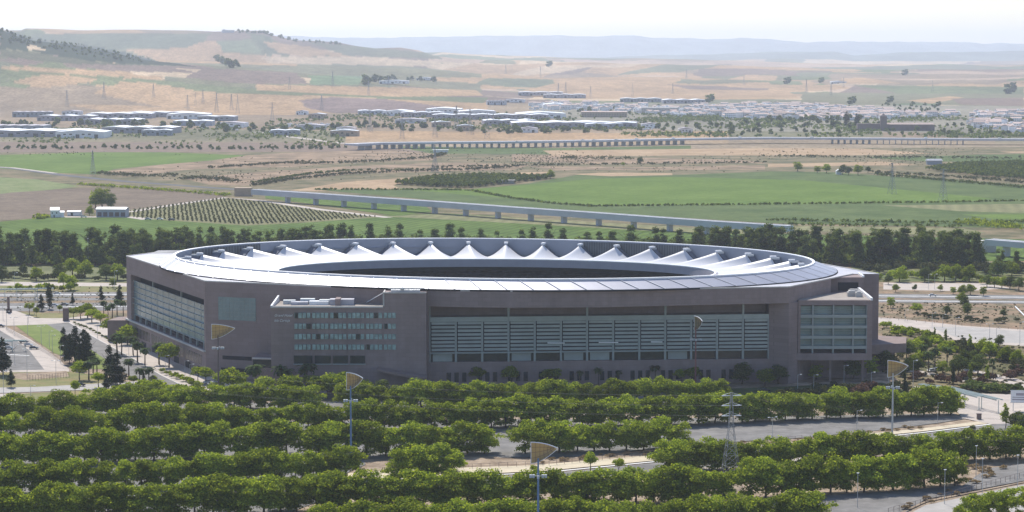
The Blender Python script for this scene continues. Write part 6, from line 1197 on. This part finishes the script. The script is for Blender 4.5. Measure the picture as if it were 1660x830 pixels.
p = G(1040, 184); e = empty('apartment_block', (p.x, p.y, 0), R(-4), 'yellowish long apartment block right of the ochre one', 'apartment block'); house(e, 0, 80, 0, 14, 13, .8, 'stone', 'stone'); m = MB()
for i in range(22):
    for z in (1.5, 4.8, 8): m.box(2+i*3.3, 3.4+i*3.3, -.08, .04, z, z+1.5)
m.build('window_band', M['glassd'], e)
p = G(1428, 212); e = empty('monastery', (p.x, p.y, 0), R(-3), 'dark brick monastery with a square tower below the town', 'monastery')
m = MB(); m.box(0, 92, 0, 30, 0, 11); m.box(-40, 0, 5, 20, 0, 12)
for i in range(12): m.box(2+i*7.4, 3.6+i*7.4, -1.5, 0, 0, 10)
m.build('wall', M['fort'], e)
m = MB(); m.box(-1, 10, -1, 10, 0, 24); m.box(-1.6, 10.6, -1.6, 10.6, 24, 25)
for q in (1.5, 7): m.box(q, q+2.2, -1.1, -1, 19, 22)
m.build('tower', M['fort'], e); m = MB(); m.add([(-1, -1, 25), (10, -1, 25), (10, 10, 25), (-1, 10, 25), (4.5, 4.5, 30)], [(0, 1, 2, 3), (0, 1, 4), (1, 2, 4), (2, 3, 4), (3, 0, 4)]); m.build('spire', M['fort'], e)
m = MB(); m.add([(10.6, -.5, 11), (92.5, -.5, 11), (92.5, 30.5, 11), (10.6, 30.5, 11), (13, 15, 13.5), (90, 15, 13.5)], [(0, 1, 5, 4), (4, 5, 2, 3), (0, 4, 3), (1, 2, 5), (0, 1, 2, 3)]); m.build('roof', M['tile'], e)
# far trees
FTm = [leaf_mesh('far_tree', leaves(*lobes_round(random.Random(300+k), 9, 4.6, .6, 7.2), 320, 1.1, 300+k, 1.0, .4), M['leafB']) for k in range(4)]
def far_trees(P, n, s, lab, grp, jx=6, jy=2, name='far_tree'):
    for i in range(n):
        u = (i+TR.random())/n*(len(P)-1); k = min(int(u), len(P)-2); f_ = u-k; x = P[k][0]+(P[k+1][0]-P[k][0])*f_+TR.uniform(-jx, jx); y = P[k][1]+(P[k+1][1]-P[k][1])*f_+TR.uniform(-jy, jy)
        p = far_pos(x, y) if y < 182 else G(x, y); o = link(name, TR.choice(FTm)); q = s*TR.uniform(.7, 1.3); o.location = p; o.scale = (q*1.15, q*1.15, q); o.rotation_euler = (0, 0, TR.uniform(0, 6)); tag(o, lab, 'tree', grp)
far_trees([(0, 208), (120, 204), (260, 205), (420, 212), (560, 208), (700, 210), (860, 216)], 78, 1.25, 'dark tree among the industrial sheds', 'dark trees among the industrial sheds', 10, 4)
far_trees([(820, 214), (980, 210), (1130, 206), (1300, 202), (1420, 206)], 60, 1.15, 'green tree in the belt between motorway and town', 'green trees below the town', 10, 5)
far_trees([(1140, 218), (1250, 216), (1440, 216), (1660, 218)], 36, .9, 'bushy tree beside the far motorway', 'trees beside the far motorway', 12, 3)
far_trees([(1240, 196), (1330, 194), (1400, 196)], 26, 1.2, 'dense green tree in the grove below the white houses', 'grove trees below the white houses', 6, 3)
far_trees([(1530, 204), (1600, 198), (1660, 204)], 12, 1.1, 'tree by the right town edge', 'trees by the right town edge', 8, 3)
far_trees([(940, 176), (1100, 182), (1280, 186), (1440, 176), (1520, 174)], 95, .85, 'tree between the town houses', 'trees between the town houses', 14, 7, 'town_tree')
far_trees([(590, 138), (610, 134), (640, 130), (720, 134)], 14, 2.2, 'tree round the far farmstead', 'trees round the far farmstead', 6, 2)
far_trees([(355, 100), (372, 106), (384, 110)], 7, 2.8, 'tree of the clump on the tan hillside', 'clump on the tan hillside', 8, 1, 'hill_tree')
far_trees([(0, 241), (200, 241), (400, 242), (560, 240)], 74, .62, 'dark bush on the purple bank', 'bushes on the purple bank', 3, 2, 'bank_bush')
far_trees([(0, 50), (14, 52), (40, 62), (90, 69), (140, 76), (230, 96)], 34, 1.0, 'tree on the crest of the near left hill', 'trees on the near left hill', 5, 1, 'hill_tree')
far_trees([(5, 60), (60, 70), (120, 78), (180, 88), (240, 98), (120, 84), (20, 68)], 120, .85, 'scattered tree on the near left hillside', 'scattered trees on the near left hillside', 12, 5, 'hill_tree')
far_trees([(385, 53), (430, 54), (480, 68), (560, 73)], 30, 1.7, 'tree along the crest of the far left hill', 'trees on the far hill crest', 5, .5, 'hill_tree')
for (x, y, s, lab) in ((1150, 166, 2.6, 'round tree standing at the back of the town'), (1380, 169, 2.4, 'round dark tree right of the town back'), (1275, 136, 3, 'lone tree on the plain'), (1330, 134, 2.4, 'broad tree by a white farm on the plain'), (1465, 122, 3, 'tiny lone tree on the far plain'), (1636, 152, 4.2, 'large dark tree clump on the right plain'), (890, 108, 3.2, 'faint tree clump far on the plain'), (1520, 172, 1.4, 'small tree at the green field'), (1442, 166, 2.0, 'dark trees at the top of the green field')):
    p = far_pos(x, y); o = link('far_tree', FTm[0]); o.location = p; o.scale = (s*1.2, s*1.2, s); tag(o, lab, 'tree')
for (x, y, s, lab) in ((1372, 206, 1.25, 'dark pointed conifer left of the monastery'), (1389, 207, 1.1, 'second dark conifer left of the monastery')):
    p = G(x, y); e = tree('cypress', 0, 0, 24*s, lab, None, 1.9, pos=p, z=.1)
p = far_pos(372, 53); m = MB(); m.box(-30, 30, -6, 6, -2, 12); m.box(-26, -14, -5, 5, 12, 15); o = m.build('hilltop_house', M['farwall']); o.location = p; tag(o, 'pale building on the crest of the far left hill', 'building')
for (x, y, s, lab) in ((615, 136, 1.2, 'white shed of the far farmstead'), (1346, 136, .8, 'white farm on the plain'), (675, 130, .9, 'small white shed behind the far farmstead')):
    p = far_pos(x, y); o = link('far_shed', WHM[5]); o.location = p; o.scale = (s, .6, .9); tag(o, lab, 'shed')
p = G(815, 298); m = MB(); m.box(-4, 12, 0, 8, 0, 3.5); m.box(-5, 13, -1, 9, 3.5, 3.9); o = m.build('field_shed', M['conc']); o.location = p; tag(o, 'grey flat roofed shed beside the dark orchard wedge', 'shed')
p = G(1515, 267); m = MB(); m.box(-9, 9, 0, 8, 0, 5); m.add([(-10, -1, 5), (10, -1, 5), (10, 9, 5), (-10, 9, 5), (-9, 4, 7), (9, 4, 7)], [(0, 1, 5, 4), (4, 5, 2, 3), (0, 4, 3), (1, 2, 5)]); o = m.build('field_shed', M['shed']); o.location = p; tag(o, 'grey shed by the right edge orchard', 'shed')
p = G(714, 247); m = MB(); m.box(-10, 10, 0, 8, 0, 3); m.box(-11, 11, -1, 9, 3, 3.6); o = m.build('field_shed', M['white']); o.location = p; tag(o, 'white roofed hut under the motorway viaduct', 'hut')
p = G(1360, 283); m = MB(); m.box(-3, 3, 0, 6, 0, 4); m.add([(-3, 0, 4), (3, 0, 4), (3, 6, 4), (-3, 6, 4), (0, 0, 6), (0, 6, 6)], [(0, 1, 4), (2, 3, 5), (0, 4, 5, 3), (1, 2, 5, 4)]); o = m.build('field_shed', M['white']); o.location = p; tag(o, 'tiny white hut in the far field clump', 'hut')
# ------------------------------------------------------------ air
m = MB(); m.box(-18500, 18500, -700, 38500, -1.5, 420); hz = m.build('haze', []); 
vm_ = bpy.data.materials.new('haze_air'); vm_.use_nodes = True; n_ = vm_.node_tree.nodes; n_.clear(); pv = n_.new('ShaderNodeVolumePrincipled'); ov = n_.new('ShaderNodeOutputMaterial')
pv.inputs['Color'].default_value = (*HAZE_COL, 1); pv.inputs['Density'].default_value = HAZE; pv.inputs['Anisotropy'].default_value = 0.3
vm_.node_tree.links.new(pv.outputs[0], ov.inputs['Volume']); hz.data.materials.append(vm_); tag(hz, 'pale summer haze over the plain', 'haze', None, 'stuff')
